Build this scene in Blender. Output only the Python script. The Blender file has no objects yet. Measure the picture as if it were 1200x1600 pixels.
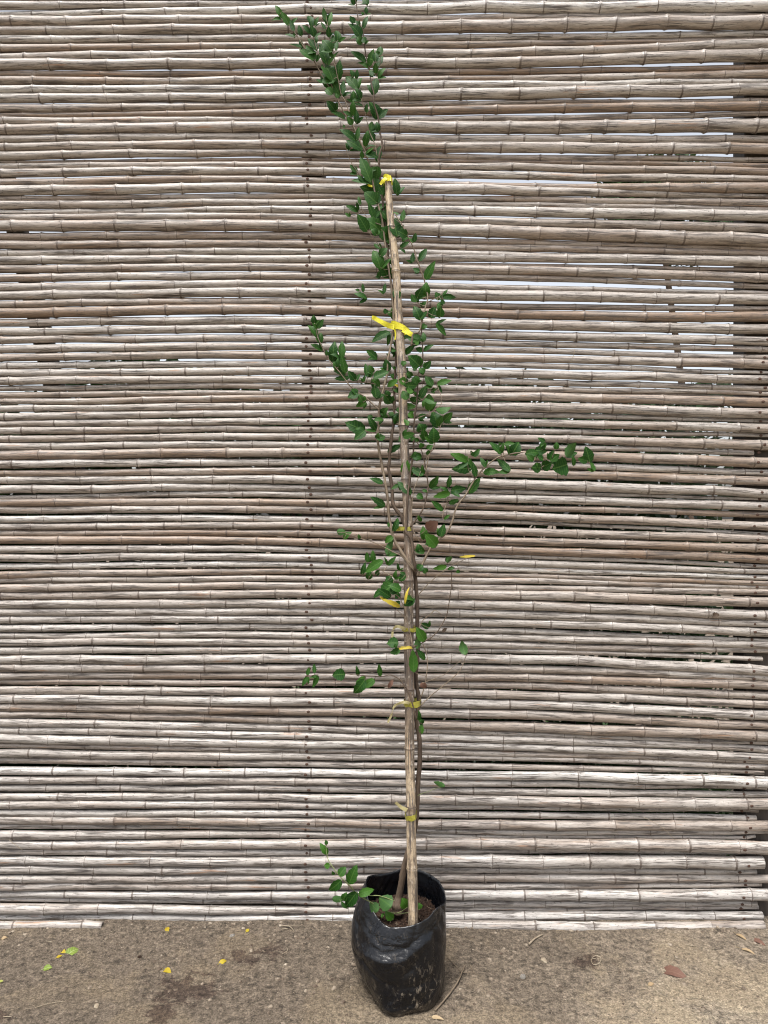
import bpy, bmesh, math, random
import numpy as np
from mathutils import Vector, Matrix, noise
random.seed(7); rng = np.random.default_rng(7)
R = math.radians
sc = bpy.context.scene
C = sc.collection

# ---------------------------------------------------------------- camera, sky, sun, exposure
F = 1155.6            # focal length in pixels of the 1200x1600 photograph
CZ = 1.40             # camera height
cam = bpy.data.cameras.new('camera'); co = bpy.data.objects.new('camera', cam); C.objects.link(co)
co.location = (0, 0, CZ); co.rotation_euler = (R(90), 0, 0)
cam.sensor_fit = 'VERTICAL'; cam.sensor_height = 36; cam.sensor_width = 27; cam.lens = 26
cam.clip_start = 0.05; cam.clip_end = 500
sc.camera = co
SUN_EL, SUN_AZ = 70, 205      # azimuth measured clockwise from +Y: sun high, behind and a little left of the camera
w = bpy.data.worlds.new('World'); sc.world = w; w.use_nodes = True
nt = w.node_tree; nt.nodes.clear()
out = nt.nodes.new('ShaderNodeOutputWorld'); bg = nt.nodes.new('ShaderNodeBackground')
sky = nt.nodes.new('ShaderNodeTexSky'); sky.sky_type = 'NISHITA'; sky.sun_disc = False
sky.sun_elevation = R(SUN_EL); sky.sun_rotation = R(SUN_AZ)
sky.air_density = 1.0; sky.dust_density = 4.0; sky.ozone_density = 1.0
hs = nt.nodes.new('ShaderNodeHueSaturation'); hs.inputs['Saturation'].default_value = 0.32   # overcast: cloud takes the blue out
nt.links.new(sky.outputs[0], hs.inputs['Color']); nt.links.new(hs.outputs[0], bg.inputs[0])
bg.inputs[1].default_value = 0.085
nt.links.new(bg.outputs[0], out.inputs[0])
sd = bpy.data.lights.new('sun', 'SUN'); sd.energy = 1.5; sd.angle = R(22); sd.color = (1, .97, .93)
so = bpy.data.objects.new('sun', sd); C.objects.link(so)
d = Vector((math.sin(R(SUN_AZ)) * math.cos(R(SUN_EL)), math.cos(R(SUN_AZ)) * math.cos(R(SUN_EL)), math.sin(R(SUN_EL))))
so.rotation_euler = d.to_track_quat('Z', 'Y').to_euler(); so.location = d * 8
sc.view_settings.view_transform = 'Standard'; sc.view_settings.look = 'None'
sc.view_settings.exposure = 1.7; sc.view_settings.gamma = 1
sc.cycles.pixel_filter_type = 'BLACKMAN_HARRIS'; sc.cycles.filter_width = 1.05
sc.render.resolution_x = 768; sc.render.resolution_y = 1024

# ---------------------------------------------------------------- helpers
def P(px, py, Y): return Vector(((px - 600) / F * Y, Y, CZ - (py - 800) / F * Y))

def tag(o, label=None, cat=None, group=None, kind=None):
    if label: o['label'] = label
    if cat: o['category'] = cat
    if group: o['group'] = group
    if kind: o['kind'] = kind
    return o

def empty(name, loc=(0, 0, 0)):
    o = bpy.data.objects.new(name, None); C.objects.link(o); o.location = loc; o.empty_display_size = .05
    return o

class MB:
    def __init__(s): s.v = []; s.f = []; s.a = {}; s.mi = []
    def add(s, vs, fs, attrs=None, m=0):
        b = len(s.v); s.v += [tuple(v) for v in vs]
        s.f += [tuple(i + b for i in f) for f in fs]; s.mi += [m] * len(fs)
        if attrs:
            for k, vals in attrs.items():
                L = s.a.setdefault(k, [])
                if len(L) < b: L += [(0., 0., 0.)] * (b - len(L))
                L += vals
    def build(s, name, mats, parent=None, smooth=True):
        me = bpy.data.meshes.new(name); me.from_pydata(s.v, [], s.f); me.update()
        if not isinstance(mats, (list, tuple)): mats = [mats]
        for m in mats: me.materials.append(m)
        if any(s.mi): me.polygons.foreach_set('material_index', s.mi)
        for k, L in s.a.items():
            L = L + [(0., 0., 0.)] * (len(s.v) - len(L))
            at = me.attributes.new(k, 'FLOAT_VECTOR', 'POINT'); at.data.foreach_set('vector', np.array(L, dtype=np.float32).ravel())
        if smooth: me.polygons.foreach_set('use_smooth', [True] * len(me.polygons))
        o = bpy.data.objects.new(name, me); C.objects.link(o)
        if parent:
            o.parent = parent
            # keep authored world coordinates while parented to a thing whose Empty sits elsewhere
            p = parent; off = Vector((0, 0, 0))
            while p is not None: off += p.location; p = p.parent
            o.location = (0, 0, 0)
            co_ = np.array(s.v, dtype=np.float32).reshape(-1, 3) - np.array(off, dtype=np.float32)
            me.vertices.foreach_set('co', co_.ravel()); me.update()
        return o

def mesh_thing(mb, name, mat, base, smooth=True):
    """a thing that is one mesh, its origin at its base"""
    o = mb.build(name, mat, None, smooth); b = Vector(base)
    co_ = np.array(mb.v, dtype=np.float32).reshape(-1, 3) - np.array(b, dtype=np.float32)
    o.data.vertices.foreach_set('co', co_.ravel()); o.data.update(); o.location = b
    return o

def smooth_path(pts, n=4):
    out = []
    for i in range(len(pts) - 1):
        p0 = pts[max(i - 1, 0)]; p1 = pts[i]; p2 = pts[i + 1]; p3 = pts[min(i + 2, len(pts) - 1)]
        for k in range(n):
            t = k / n
            out.append(.5 * ((2 * p1) + (p2 - p0) * t + (2 * p0 - 5 * p1 + 4 * p2 - p3) * t * t + (3 * p1 - p0 - 3 * p2 + p3) * t ** 3))
    out.append(pts[-1]); return out

def tube(mb, pts, rad, sides=8, cap=True, u0=0., attr=True, rough=0.0):
    """tube along pts with a radius for every point; writes straightened coordinates in 'cc'"""
    n = len(pts); vs = []; cc = []; nn = []
    T = [(pts[min(i + 1, n - 1)] - pts[max(i - 1, 0)]).normalized() for i in range(n)]
    ref = Vector((0, 1, 0)) if abs(T[0].y) < .9 else Vector((1, 0, 0))
    a = T[0].cross(ref).normalized(); u = u0
    for i in range(n):
        if i: u += (pts[i] - pts[i - 1]).length
        a = (a - T[i] * a.dot(T[i])).normalized(); b = T[i].cross(a)
        for k in range(sides):
            th = 2 * math.pi * k / sides
            r = rad[i]
            if rough: r *= 1 + rough * noise.noise(Vector((u * 60, math.cos(th) * 1.3, math.sin(th) * 1.3 + u0)))
            vs.append(pts[i] + (a * math.cos(th) + b * math.sin(th)) * r)
            cc.append((u, rad[i] * math.cos(th), rad[i] * math.sin(th)))
    fs = [(i * sides + k, i * sides + (k + 1) % sides, (i + 1) * sides + (k + 1) % sides, (i + 1) * sides + k) for i in range(n - 1) for k in range(sides)]
    if cap: fs += [tuple(range(sides))[::-1], tuple((n - 1) * sides + k for k in range(sides))]
    mb.add(vs, fs, {'cc': cc} if attr else None)

# ---------------------------------------------------------------- node helper
class NG:
    def __init__(s, name):
        s.m = bpy.data.materials.new(name); s.m.use_nodes = True; s.t = s.m.node_tree
        s.b = s.t.nodes['Principled BSDF']; s.out = s.t.nodes['Material Output']
    def n(s, typ, **kw):
        nd = s.t.nodes.new(typ)
        for k, v in kw.items(): setattr(nd, k, v)
        return nd
    def l(s, a, b): s.t.links.new(a, b)
    def setin(s, nd, key, v):
        if hasattr(v, 'is_output') or isinstance(v, bpy.types.NodeSocket): s.l(v, nd.inputs[key])
        else: nd.inputs[key].default_value = v
    def attr(s, name): return s.n('ShaderNodeAttribute', attribute_name=name).outputs['Vector']
    def obj(s): return s.n('ShaderNodeTexCoord').outputs['Object']
    def mapping(s, vec, scale, loc=(0, 0, 0)):
        m = s.n('ShaderNodeMapping'); s.l(vec, m.inputs[0]); m.inputs['Scale'].default_value = scale; m.inputs['Location'].default_value = loc
        return m.outputs[0]
    def noise(s, vec, scale=5, detail=4, rough=.5, dist=0, out='Fac'):
        nd = s.n('ShaderNodeTexNoise'); s.l(vec, nd.inputs['Vector'])
        nd.inputs['Scale'].default_value = scale; nd.inputs['Detail'].default_value = detail
        nd.inputs['Roughness'].default_value = rough; nd.inputs['Distortion'].default_value = dist
        return nd.outputs[out]
    def vor(s, vec, scale, feature='F1', out='Distance'):
        nd = s.n('ShaderNodeTexVoronoi', feature=feature); s.l(vec, nd.inputs['Vector']); nd.inputs['Scale'].default_value = scale
        return nd.outputs[out]
    def ramp(s, fac, stops, interp='LINEAR'):
        r = s.n('ShaderNodeValToRGB'); s.l(fac, r.inputs[0]); cr = r.color_ramp; cr.interpolation = interp
        while len(cr.elements) > 1: cr.elements.remove(cr.elements[-1])
        for i, (p, c) in enumerate(stops):
            e = cr.elements[0] if i == 0 else cr.elements.new(p); e.position = p
            e.color = (c, c, c, 1) if isinstance(c, (int, float)) else (*c, 1)
        return r.outputs[0]
    def mix(s, fac, a, b, mode='MIX'):
        m = s.n('ShaderNodeMix', data_type='RGBA', blend_type=mode)
        s.setin(m, 0, fac)
        for k, v in ((6, a), (7, b)):
            if isinstance(v, tuple): m.inputs[k].default_value = (*v, 1)
            else: s.l(v, m.inputs[k])
        return m.outputs[2]
    def math(s, op, a, b=0.):
        m = s.n('ShaderNodeMath', operation=op); s.setin(m, 0, a); s.setin(m, 1, b); return m.outputs[0]
    def sep(s, v):
        x = s.n('ShaderNodeSeparateXYZ'); s.l(v, x.inputs[0]); return x.outputs
    def bump(s, h, strength=.3, dist=.002, prev=None):
        b = s.n('ShaderNodeBump'); b.inputs['Strength'].default_value = strength; b.inputs['Distance'].default_value = dist
        s.l(h, b.inputs['Height'])
        if prev: s.l(prev, b.inputs['Normal'])
        return b.outputs[0]
    def fin(s, col, rough=.6, nrm=None, spec=.5):
        s.setin(s.b, 'Base Color', (*col, 1) if isinstance(col, tuple) else col); s.setin(s.b, 'Roughness', rough)
        s.b.inputs['Specular IOR Level'].default_value = spec
        if nrm: s.l(nrm, s.b.inputs['Normal'])
        return s.m

def bamboo_mat(name, grey, brown, pale, dirt=1.0, rough=.46):
    """weathered cane: 'cc' straightened coordinates, 'ca' = (node closeness, brown amount, pale amount)"""
    g = NG(name); cc = g.attr('cc'); ca = g.sep(g.attr('ca'))
    stk = dirt > 1
    broad = g.noise(g.mapping(cc, (3.0, 40, 40)), 1, 3, .55)
    streak = g.noise(g.mapping(cc, (9, 170, 170)), 1, 6, .68)
    fine = g.noise(g.mapping(cc, (55, 480, 480)), 1, 4, .65)
    bfac = g.math('ADD', ca[1], g.math('MULTIPLY', g.math('SUBTRACT', broad, .5), 1.5))
    col = g.mix(g.ramp(bfac, [(.0, 0.), (1., 1.)]), grey, brown)
    pf = g.math('ADD', ca[2], g.math('MULTIPLY', g.math('SUBTRACT', g.noise(g.mapping(cc, (4, 60, 60), (3, 1, 5)), 1, 4, .6), .5), 1.5))
    col = g.mix(g.ramp(pf, [(.15, 0.), (.9, 1.)]), col, pale)
    col = g.mix(1., col, g.ramp(streak, [(.30, .56), (.48, .96), (.70, 1.22)]), 'MULTIPLY')
    col = g.mix(1., col, g.ramp(fine, [(.32, .74), (.68, 1.2)]), 'MULTIPLY')
    # orange heartwood where the skin is gone
    oran = g.ramp(g.noise(g.mapping(cc, (5, 70, 70), (9, 2, 0)), 1, 4, .6), [(.645, 0.), (.69, .7)])
    col = g.mix(oran, col, (.30, .17, .10))
    # grey-black mildew in long smears and fine specks
    mild = g.ramp(g.noise(g.mapping(cc, (9, 130, 130), (4, 4, 1)), 1, 6, .72), [(.515, 0.), (.60, .92 * dirt)])
    col = g.mix(mild, col, (.075, .06, .05))
    specks = g.ramp(g.noise(g.mapping(cc, (90, 200, 200)), 1, 4, .65), [(.61, 0.), (.68, .85 * dirt)])
    col = g.mix(specks, col, (.06, .048, .04))
    if stk:
        col = g.mix(g.ramp(g.noise(g.mapping(cc, (35, 60, 60), (1, 8, 2)), 1, 5, .7), [(.5, 0.), (.6, .75)]), col, (.085, .060, .042))
        col = g.mix(g.ramp(g.noise(g.mapping(cc, (60, 110, 110), (5, 2, 7)), 1, 4, .7), [(.56, 0.), (.64, .6)]), col, (.40, .35, .29))
    # drying cracks along the grain
    cn = g.noise(g.mapping(cc, (1.3, 95, 95), (2, 7, 3)), 1, 2, .4)
    cd = g.math('ABSOLUTE', g.math('SUBTRACT', cn, .5))
    crack = g.math('MULTIPLY', g.ramp(cd, [(.0, 1.), (.022, 0.)]),
                   g.ramp(g.noise(g.mapping(cc, (4, 12, 12), (0, 5, 8)), 1, 2, .5), [(.5, 0.), (.56, 1.)]))
    col = g.mix(crack, col, (.03, .022, .018))
    # scar line and stain round each node
    nn = g.math('ADD', ca[0], g.math('MULTIPLY', g.math('SUBTRACT', g.noise(g.mapping(cc, (120, 160, 160)), 1, 3, .6), .5), .9))
    col = g.mix(g.ramp(nn, [(.52, 0.), (.95, .82)]), col, (.07, .05, .038))
    h = g.math('ADD', g.math('MULTIPLY', streak, .8), g.math('MULTIPLY', fine, .5))
    h = g.math('SUBTRACT', h, g.math('MULTIPLY', crack, 1.5))
    nrm = g.bump(h, .55, .0012)
    return g.fin(col, g.ramp(streak, [(.2, rough + .12), (.8, rough - .08)]), nrm, .55)

M = {}
M['cane'] = bamboo_mat('weathered_bamboo', (.330, .298, .268), (.200, .140, .098), (.47, .445, .415))
M['stake'] = bamboo_mat('stake_bamboo', (.24, .195, .15), (.13, .085, .052), (.44, .34, .22), 1.25)

g = NG('back_timber'); c_ = g.obj()
n1 = g.noise(g.mapping(c_, (80, 80, 6)), 1, 5, .6)
M['timber'] = g.fin(g.ramp(n1, [(.3, (.026, .020, .016)), (.7, (.062, .048, .037))]), .8, g.bump(n1, .5, .003))

g = NG('rusty_nail'); c_ = g.obj()
M['nail'] = g.fin(g.ramp(g.noise(c_, 900, 3), [(.35, (.025, .014, .010)), (.7, (.10, .045, .025))]), .8)

# ground: sandy dirt, darker damp soil in patches
g = NG('sandy_dirt'); c_ = g.obj()
big = g.noise(c_, 1.6, 4, .55, .3); mid = g.noise(c_, 9, 6, .65, .2); grain = g.noise(c_, 190, 5, .7); gr2 = g.noise(c_, 75, 5, .7)
xyz = g.sep(c_)
lr = g.math('ADD', g.math('MULTIPLY', xyz[0], .22), g.math('MULTIPLY', xyz[1], -.28))     # finer, paler sand towards the right and the front
col = g.ramp(g.math('ADD', g.math('ADD', g.math('MULTIPLY', big, .9), lr), g.math('MULTIPLY', mid, .5)),
             [(.05, (.125, .100, .075)), (.32, (.190, .154, .115)), (.55, (.250, .210, .158))])
damp = None
for (dx_, dy_, rad_) in ((-.585, 2.16, .115), (-.43, 2.33, .075), (-.62, 2.07, .07), (-.36, 2.37, .06), (-1.08, 2.05, .05), (.62, 2.30, .05)):     # spots where water was spilt
    vm = g.n('ShaderNodeVectorMath', operation='DISTANCE'); g.l(g.mapping(c_, (1, 1.25, 0)), vm.inputs[0]); vm.inputs[1].default_value = (dx_, dy_ * 1.25, 0)
    k_ = g.math('ADD', g.math('DIVIDE', vm.outputs['Value'], rad_), g.math('MULTIPLY', g.math('SUBTRACT', g.noise(c_, 22, 5, .65, .4), .5), 4.2))
    k_ = g.ramp(k_, [(.55, .85), (.85, 0.)])
    damp = k_ if damp is None else g.math('MAXIMUM', damp, k_)
col = g.mix(damp, col, (.055, .038, .029))
smooth_ = g.ramp(g.math('ADD', g.noise(c_, 3.4, 4, .6, .4), g.math('MULTIPLY', xyz[1], -.22)), [(-.02, 0.), (.10, 1.)])
coarse = g.ramp(g.noise(c_, 38, 5, .72, .3), [(.36, .45), (.48, .95), (.62, 1.3)])
col = g.mix(g.math('SUBTRACT', 1., g.math('MULTIPLY', smooth_, .75)), col, g.mix(1., col, coarse, 'MULTIPLY'))
col = g.mix(smooth_, col, g.mix(1., col, (1.22, 1.20, 1.12), 'MULTIPLY'))
col = g.mix(1., col, g.ramp(grain, [(.34, .48), (.5, .98), (.66, 1.5)]), 'MULTIPLY')
col = g.mix(1., col, g.ramp(gr2, [(.34, .55), (.5, 1.), (.66, 1.35)]), 'MULTIPLY')
col = g.mix(g.ramp(g.vor(c_, 240), [(.08, .9), (.16, 0.)]), col, g.ramp(g.vor(c_, 240, out='Color'), [(.2, (.10, .07, .05)), (.6, (.30, .25, .19)), (.9, (.55, .50, .42))]))
nrm = g.bump(gr2, 1., .009, g.bump(grain, .9, .005))
M['dirt'] = g.fin(col, .92, nrm, .2)

g = NG('loose_crumbs'); c_ = g.obj()
M['crumb'] = g.fin(g.ramp(g.noise(c_, 55, 2, .5), [(.3, (.06, .042, .031)), (.5, (.15, .118, .088)), (.68, (.28, .235, .18)), (.8, (.42, .38, .32))]), .9, g.bump(g.noise(c_, 600, 3), .5, .002), .2)

g = NG('potting_soil'); c_ = g.obj()
sn = g.noise(c_, 120, 5, .7)
M['soil'] = g.fin(g.ramp(sn, [(.35, (.010, .0065, .0045)), (.6, (.045, .025, .016)), (.75, (.12, .078, .05))]), .95, g.bump(sn, 1., .01), .2)

# black polythene with dust
g = NG('black_polythene'); c_ = g.obj(); xyz = g.sep(c_)
dust = g.ramp(g.noise(g.mapping(c_, (1, 1, .6)), 85, 6, .75, .4), [(.54, 0.), (.60, 1.)])
reg = g.ramp(g.noise(c_, 9, 3, .6, .3), [(.46, .0), (.58, 1.)])
lowr = g.ramp(g.math('MULTIPLY', xyz[2], 4.), [(.02, 1.), (.35, .55), (.75, .12)])
dm = g.math('MULTIPLY', g.math('MULTIPLY', dust, g.math('ADD', reg, .07)), lowr)
haze_ = g.ramp(g.noise(c_, 14, 5, .6), [(.48, 0.), (.85, .08)])
base_d = g.ramp(g.math('ADD', g.math('MULTIPLY', xyz[2], 14.), g.math('MULTIPLY', g.noise(c_, 30, 4, .6), .9)), [(.25, .7), (.8, 0.)])
col = g.mix(haze_, (.0035, .004, .0055), (.05, .048, .047)); col = g.mix(dm, col, (.16, .13, .095)); col = g.mix(base_d, col, (.12, .097, .072))
w1 = g.noise(g.mapping(c_, (1, 1, .8)), 13, 3, .5, 1.6); w2 = g.noise(g.mapping(c_, (1, 1, .5)), 60, 3, .5, 1.2)
rid = g.math('ABSOLUTE', g.math('SUBTRACT', g.noise(g.mapping(c_, (1, 1, .6), (2, 5, 1)), 11, 2, .45, 1.0), .5))
rid2 = g.math('ABSOLUTE', g.math('SUBTRACT', g.noise(g.mapping(c_, (1, 1, 1.6), (7, 1, 3)), 24, 3, .5, .8), .5))
nrm = g.bump(g.math('ADD', g.math('ADD', w1, g.math('MULTIPLY', w2, .12)), g.math('ADD', g.math('MULTIPLY', rid, 1.1), g.math('MULTIPLY', rid2, .5))), .45, .014)
M['poly'] = g.fin(col, g.ramp(g.math('ADD', dm, g.math('MULTIPLY', haze_, 2.)), [(0., .27), (.8, .8)]), nrm, .36)

def leaf_mat(name, dark, light, under, rib, trans=.25, rough=.55):
    g = NG(name); la = g.sep(g.attr('la')); c_ = g.obj()     # la: (across -1..1, along 0..1, random)
    t = g.math('ADD', la[2], g.math('MULTIPLY', g.math('SUBTRACT', g.noise(c_, 60, 3), .5), .5))
    top = g.mix(g.ramp(t, [(.1, 0.), (.95, 1.)]), dark, light)
    ribf = g.ramp(g.math('ABSOLUTE', la[0]), [(0., .85), (.09, 0.)])
    vein = g.n('ShaderNodeTexWave', wave_type='BANDS', bands_direction='Y'); 
    mv = g.n('ShaderNodeCombineXYZ'); g.l(g.math('SUBTRACT', la[1], g.math('MULTIPLY', g.math('ABSOLUTE', la[0]), .22)), mv.inputs[1])
    g.l(mv.outputs[0], vein.inputs[0]); vein.inputs['Scale'].default_value = 2.2
    vf = g.ramp(vein.outputs['Fac'], [(.86, 0.), (1., .35)])
    top = g.mix(vf, top, rib); top = g.mix(ribf, top, rib)
    und = g.mix(g.math('MAXIMUM', ribf, vf), under, rib)
    geo = g.n('ShaderNodeNewGeometry')
    col = g.mix(geo.outputs['Backfacing'], top, und)
    g.fin(col, rough, g.bump(g.math('ADD', vf, ribf), .25, .001), .2)
    tr = g.n('ShaderNodeBsdfTranslucent'); g.l(col, tr.inputs[0]); ms = g.n('ShaderNodeMixShader'); ms.inputs[0].default_value = trans
    g.l(g.b.outputs[0], ms.inputs[1]); g.l(tr.outputs[0], ms.inputs[2]); g.l(ms.outputs[0], g.out.inputs[0])
    return g.m
M['leaf'] = leaf_mat('green_leaf', (.008, .046, .004), (.034, .105, .009), (.040, .100, .026), (.07, .15, .03))
M['leaf_y'] = leaf_mat('yellow_leaf', (.30, .21, .012), (.40, .31, .03), (.40, .33, .07), (.35, .30, .05))
M['leaf_b'] = leaf_mat('brown_leaf', (.075, .036, .026), (.14, .075, .055), (.18, .11, .08), (.16, .10, .07), .1, .7)
M['hedge'] = leaf_mat('far_leaf', (.010, .028, .007), (.035, .075, .014), (.04, .075, .03), (.05, .09, .03))

g = NG('sapling_bark'); cc = g.attr('cc')
n1 = g.noise(g.mapping(cc, (60, 260, 260)), 1, 5, .65); n2 = g.noise(g.mapping(cc, (12, 40, 40)), 1, 3, .5)
col = g.mix(g.ramp(n2, [(.35, 0.), (.65, 1.)]), (.048, .031, .021), (.095, .068, .047))
col = g.mix(1., col, g.ramp(n1, [(.3, .55), (.7, 1.35)]), 'MULTIPLY')
M['bark'] = g.fin(col, .75, g.bump(n1, .6, .0015), .3)
g = NG('young_twig'); cc = g.attr('cc')
n1 = g.noise(g.mapping(cc, (40, 200, 200)), 1, 4, .6)
M['twig'] = g.fin(g.ramp(n1, [(.3, (.085, .062, .042)), (.7, (.21, .165, .115))]), .65, g.bump(n1, .4, .001), .3)
g = NG('green_twig'); M['gtwig'] = g.fin((.13, .155, .055), .6)

def tape_mat(name, c1, c2, alpha):
    g = NG(name); c_ = g.obj(); n = g.noise(g.mapping(c_, (150, 150, 300)), 1, 4, .6)
    g.fin(g.ramp(n, [(.3, c1), (.7, c2)]), .35, g.bump(n, .4, .001))
    g.b.inputs['Alpha'].default_value = alpha
    return g.m
M['tape'] = tape_mat('bright_yellow_tape', (.50, .44, .012), (.64, .60, .03), 1.)
M['tape_old'] = tape_mat('faded_yellow_tape', (.22, .20, .02), (.36, .33, .05), .82)
M['tape_straw'] = tape_mat('dry_pale_tape', (.32, .28, .13), (.43, .38, .2), .95)

g = NG('dry_straw'); M['straw'] = g.fin(g.ramp(g.noise(g.obj(), 90, 3), [(.3, (.17, .13, .085)), (.7, (.29, .245, .18))]), .8)
g = NG('stone_grey'); M['stone'] = g.fin(g.ramp(g.noise(g.obj(), 120, 4), [(.3, (.10, .088, .076)), (.7, (.21, .195, .17))]), .85, g.bump(g.noise(g.obj(), 400, 3), .5, .002))

# ---------------------------------------------------------------- the ground
YF = 2.53                         # front of the fence
def gh(x, y):
    h = .006 * noise.noise(Vector((x * 3, y * 3, 1))) + .004 * noise.noise(Vector((x * 11, y * 11, 4))) + .0022 * noise.noise(Vector((x * 34, y * 34, 9)))
    dx, dy = x - .05, y - 2.16
    rr = math.hypot(dx, dy)
    h += .010 * math.exp(-((rr - .23) / .07) ** 2) * (.5 + noise.noise(Vector((x * 5, y * 5, 7)))) - .004 * math.exp(-(rr / .2) ** 2)
    return h
def grid(xs, ys, hf, name, mat, lower=0.):
    nx, ny = len(xs), len(ys)
    vs = [(x, y, hf(x, y) - lower) for y in ys for x in xs]
    fs = [(j * nx + i, j * nx + i + 1, (j + 1) * nx + i + 1, (j + 1) * nx + i) for j in range(ny - 1) for i in range(nx - 1)]
    mb = MB(); mb.add(vs, fs); return mb.build(name, mat)
def axis(lo, hi, step, far):
    a = list(np.arange(lo, hi + 1e-6, step)); s = step; x = a[-1]
    right = []
    while x < far: s *= 1.35; x += s; right.append(x)
    s = step; x = a[0]; left = []
    while x > -far: s *= 1.35; x -= s; left.append(x)
    return left[::-1] + a + right
gr = grid(axis(-1.6, 1.6, .011, 120), axis(1.7, 2.75, .011, 120), gh, 'ground', M['dirt'])
tag(gr, kind='structure')

# ---------------------------------------------------------------- bamboo cane builder
def cane(mb, cx, rad, x0, x1, u0, big, brown, pale, seed, node_gap=None, nstart=None, endtaper=True, sides=14, ax='x', knob=1.0):
    """cx(t) centre at axis position t, rad(t) radius; nodes every node_gap"""
    rr = random.Random(seed); nodes = []; t = x0 + (nstart if nstart is not None else rr.uniform(.02, .2))
    while t < x1 - .01:
        nodes.append((t, rr.uniform(-.4, 1), rr.random(), rr.uniform(.6, 1.25)))
        r = rad(t); gap = (node_gap or (.222 - (r - .015) * 8.5)); t += min(max(gap, .138), .24) * rr.uniform(.9, 1.08)
    ts = set(np.round(np.arange(x0, x1, .022), 4)) | {x0, x1}
    for (n, *_ ) in nodes:
        for o in (-.020, -.011, -.006, -.0035, -.0018, 0., .0018, .0035, .006, .011, .020):
            if x0 < n + o < x1: ts.add(round(n + o, 5))
    ts = sorted(ts); tmp = [ts[0]]
    for t in ts[1:]:
        if t - tmp[-1] > .0011: tmp.append(t)
    tmp[-1] = ts[-1]; ts = tmp
    vs = []; cc = []; ca = []; segc = [rr.gauss(0, .09) for _ in range(len(nodes) + 2)]
    segp = [rr.gauss(0, .09) for _ in range(len(nodes) + 2)]
    segb = [(rr.gauss(0, .0013), rr.gauss(0, .0013)) for _ in range(len(nodes) + 2)]
    rot = rr.uniform(0, 6.28)
    for t in ts:
        dmin = 9; k = 0; sgn = 0
        for i, nd in enumerate(nodes):
            if t >= nd[0]: k = i + 1
            dd = t - nd[0]
            if abs(dd) < abs(dmin): dmin = dd; cur = nd; 
        if not nodes: cur = (0, 0, .5, 1.); dmin = 9
        r = rad(t)
        bul = .135 * cur[3] * knob
        asym = 1.25 if dmin * (1 if cur[2] > .5 else -1) > 0 else .7
        f = 1 + bul * asym * math.exp(-(dmin / .0055) ** 2) - .075 * math.exp(-(dmin / .0011) ** 2)
        f *= 1 + .04 * math.exp(-(dmin / .022) ** 2)
        near = (.55 + .4 * cur[3]) * math.exp(-(dmin / .0021) ** 2) + .30 * math.exp(-(dmin / .008) ** 2) * (1. if cur[2] > .35 else .3) + (.42 * math.exp(-(dmin / .007) ** 2) if cur[2] > .68 else 0)
        c = cx(t)
        # slight kink from internode to internode
        a = segb[k]; b = segb[min(k + 1, len(segb) - 1)]; lo = nodes[k - 1][0] if k > 0 else x0; hi = nodes[k][0] if k < len(nodes) else x1
        q = (t - lo) / max(hi - lo, 1e-4); q = q * q * (3 - 2 * q)
        ky = a[0] * (1 - q) + b[0] * q; kz = a[1] * (1 - q) + b[1] * q
        for s in range(sides):
            th = 2 * math.pi * s / sides
            w_ = 1 + .02 * noise.noise(Vector((t * 3, math.cos(th), math.sin(th) + seed)))
            yy = math.cos(th) * r * f * w_; zz = math.sin(th) * r * f * w_
            if ax == 'x': vs.append((t, c[0] + ky + yy, c[1] + kz + zz))
            else: vs.append((c[0] + ky + yy, c[1] + kz + zz, t))
            cc.append((u0 + t, r * math.cos(th + rot), r * math.sin(th + rot)))
            ca.append((near, brown + segc[k], pale + segp[k]))
    n = len(ts)
    fs = [(i * sides + k, i * sides + (k + 1) % sides, (i + 1) * sides + (k + 1) % sides, (i + 1) * sides + k) for i in range(n - 1) for k in range(sides)]
    # open ends with wall thickness
    for ring, inward in ((0, .012), (n - 1, -.012)):
        b0 = len(vs)
        cxx = np.mean([vs[ring * sides + k] for k in range(sides)], axis=0)
        for lev, (sc_, off) in enumerate(((.55, 0.), (.5, inward))):
            for k in range(sides):
                v = np.array(vs[ring * sides + k]); q = cxx + (v - cxx) * sc_
                if ax == 'x': q[0] += off
                else: q[2] += off
                vs.append(tuple(q)); cc.append(cc[ring * sides + k]); ca.append((.4 + .5 * lev, .4, 0))
        for k in range(sides):
            k2 = (k + 1) % sides
            fs.append((ring * sides + k, ring * sides + k2, b0 + k2, b0 + k)); fs.append((b0 + k, b0 + k2, b0 + sides + k2, b0 + sides + k))
        fs.append(tuple(b0 + sides + k for k in range(sides)))
    mb.add(vs, fs, {'cc': cc, 'ca': ca})
    return nodes

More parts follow.
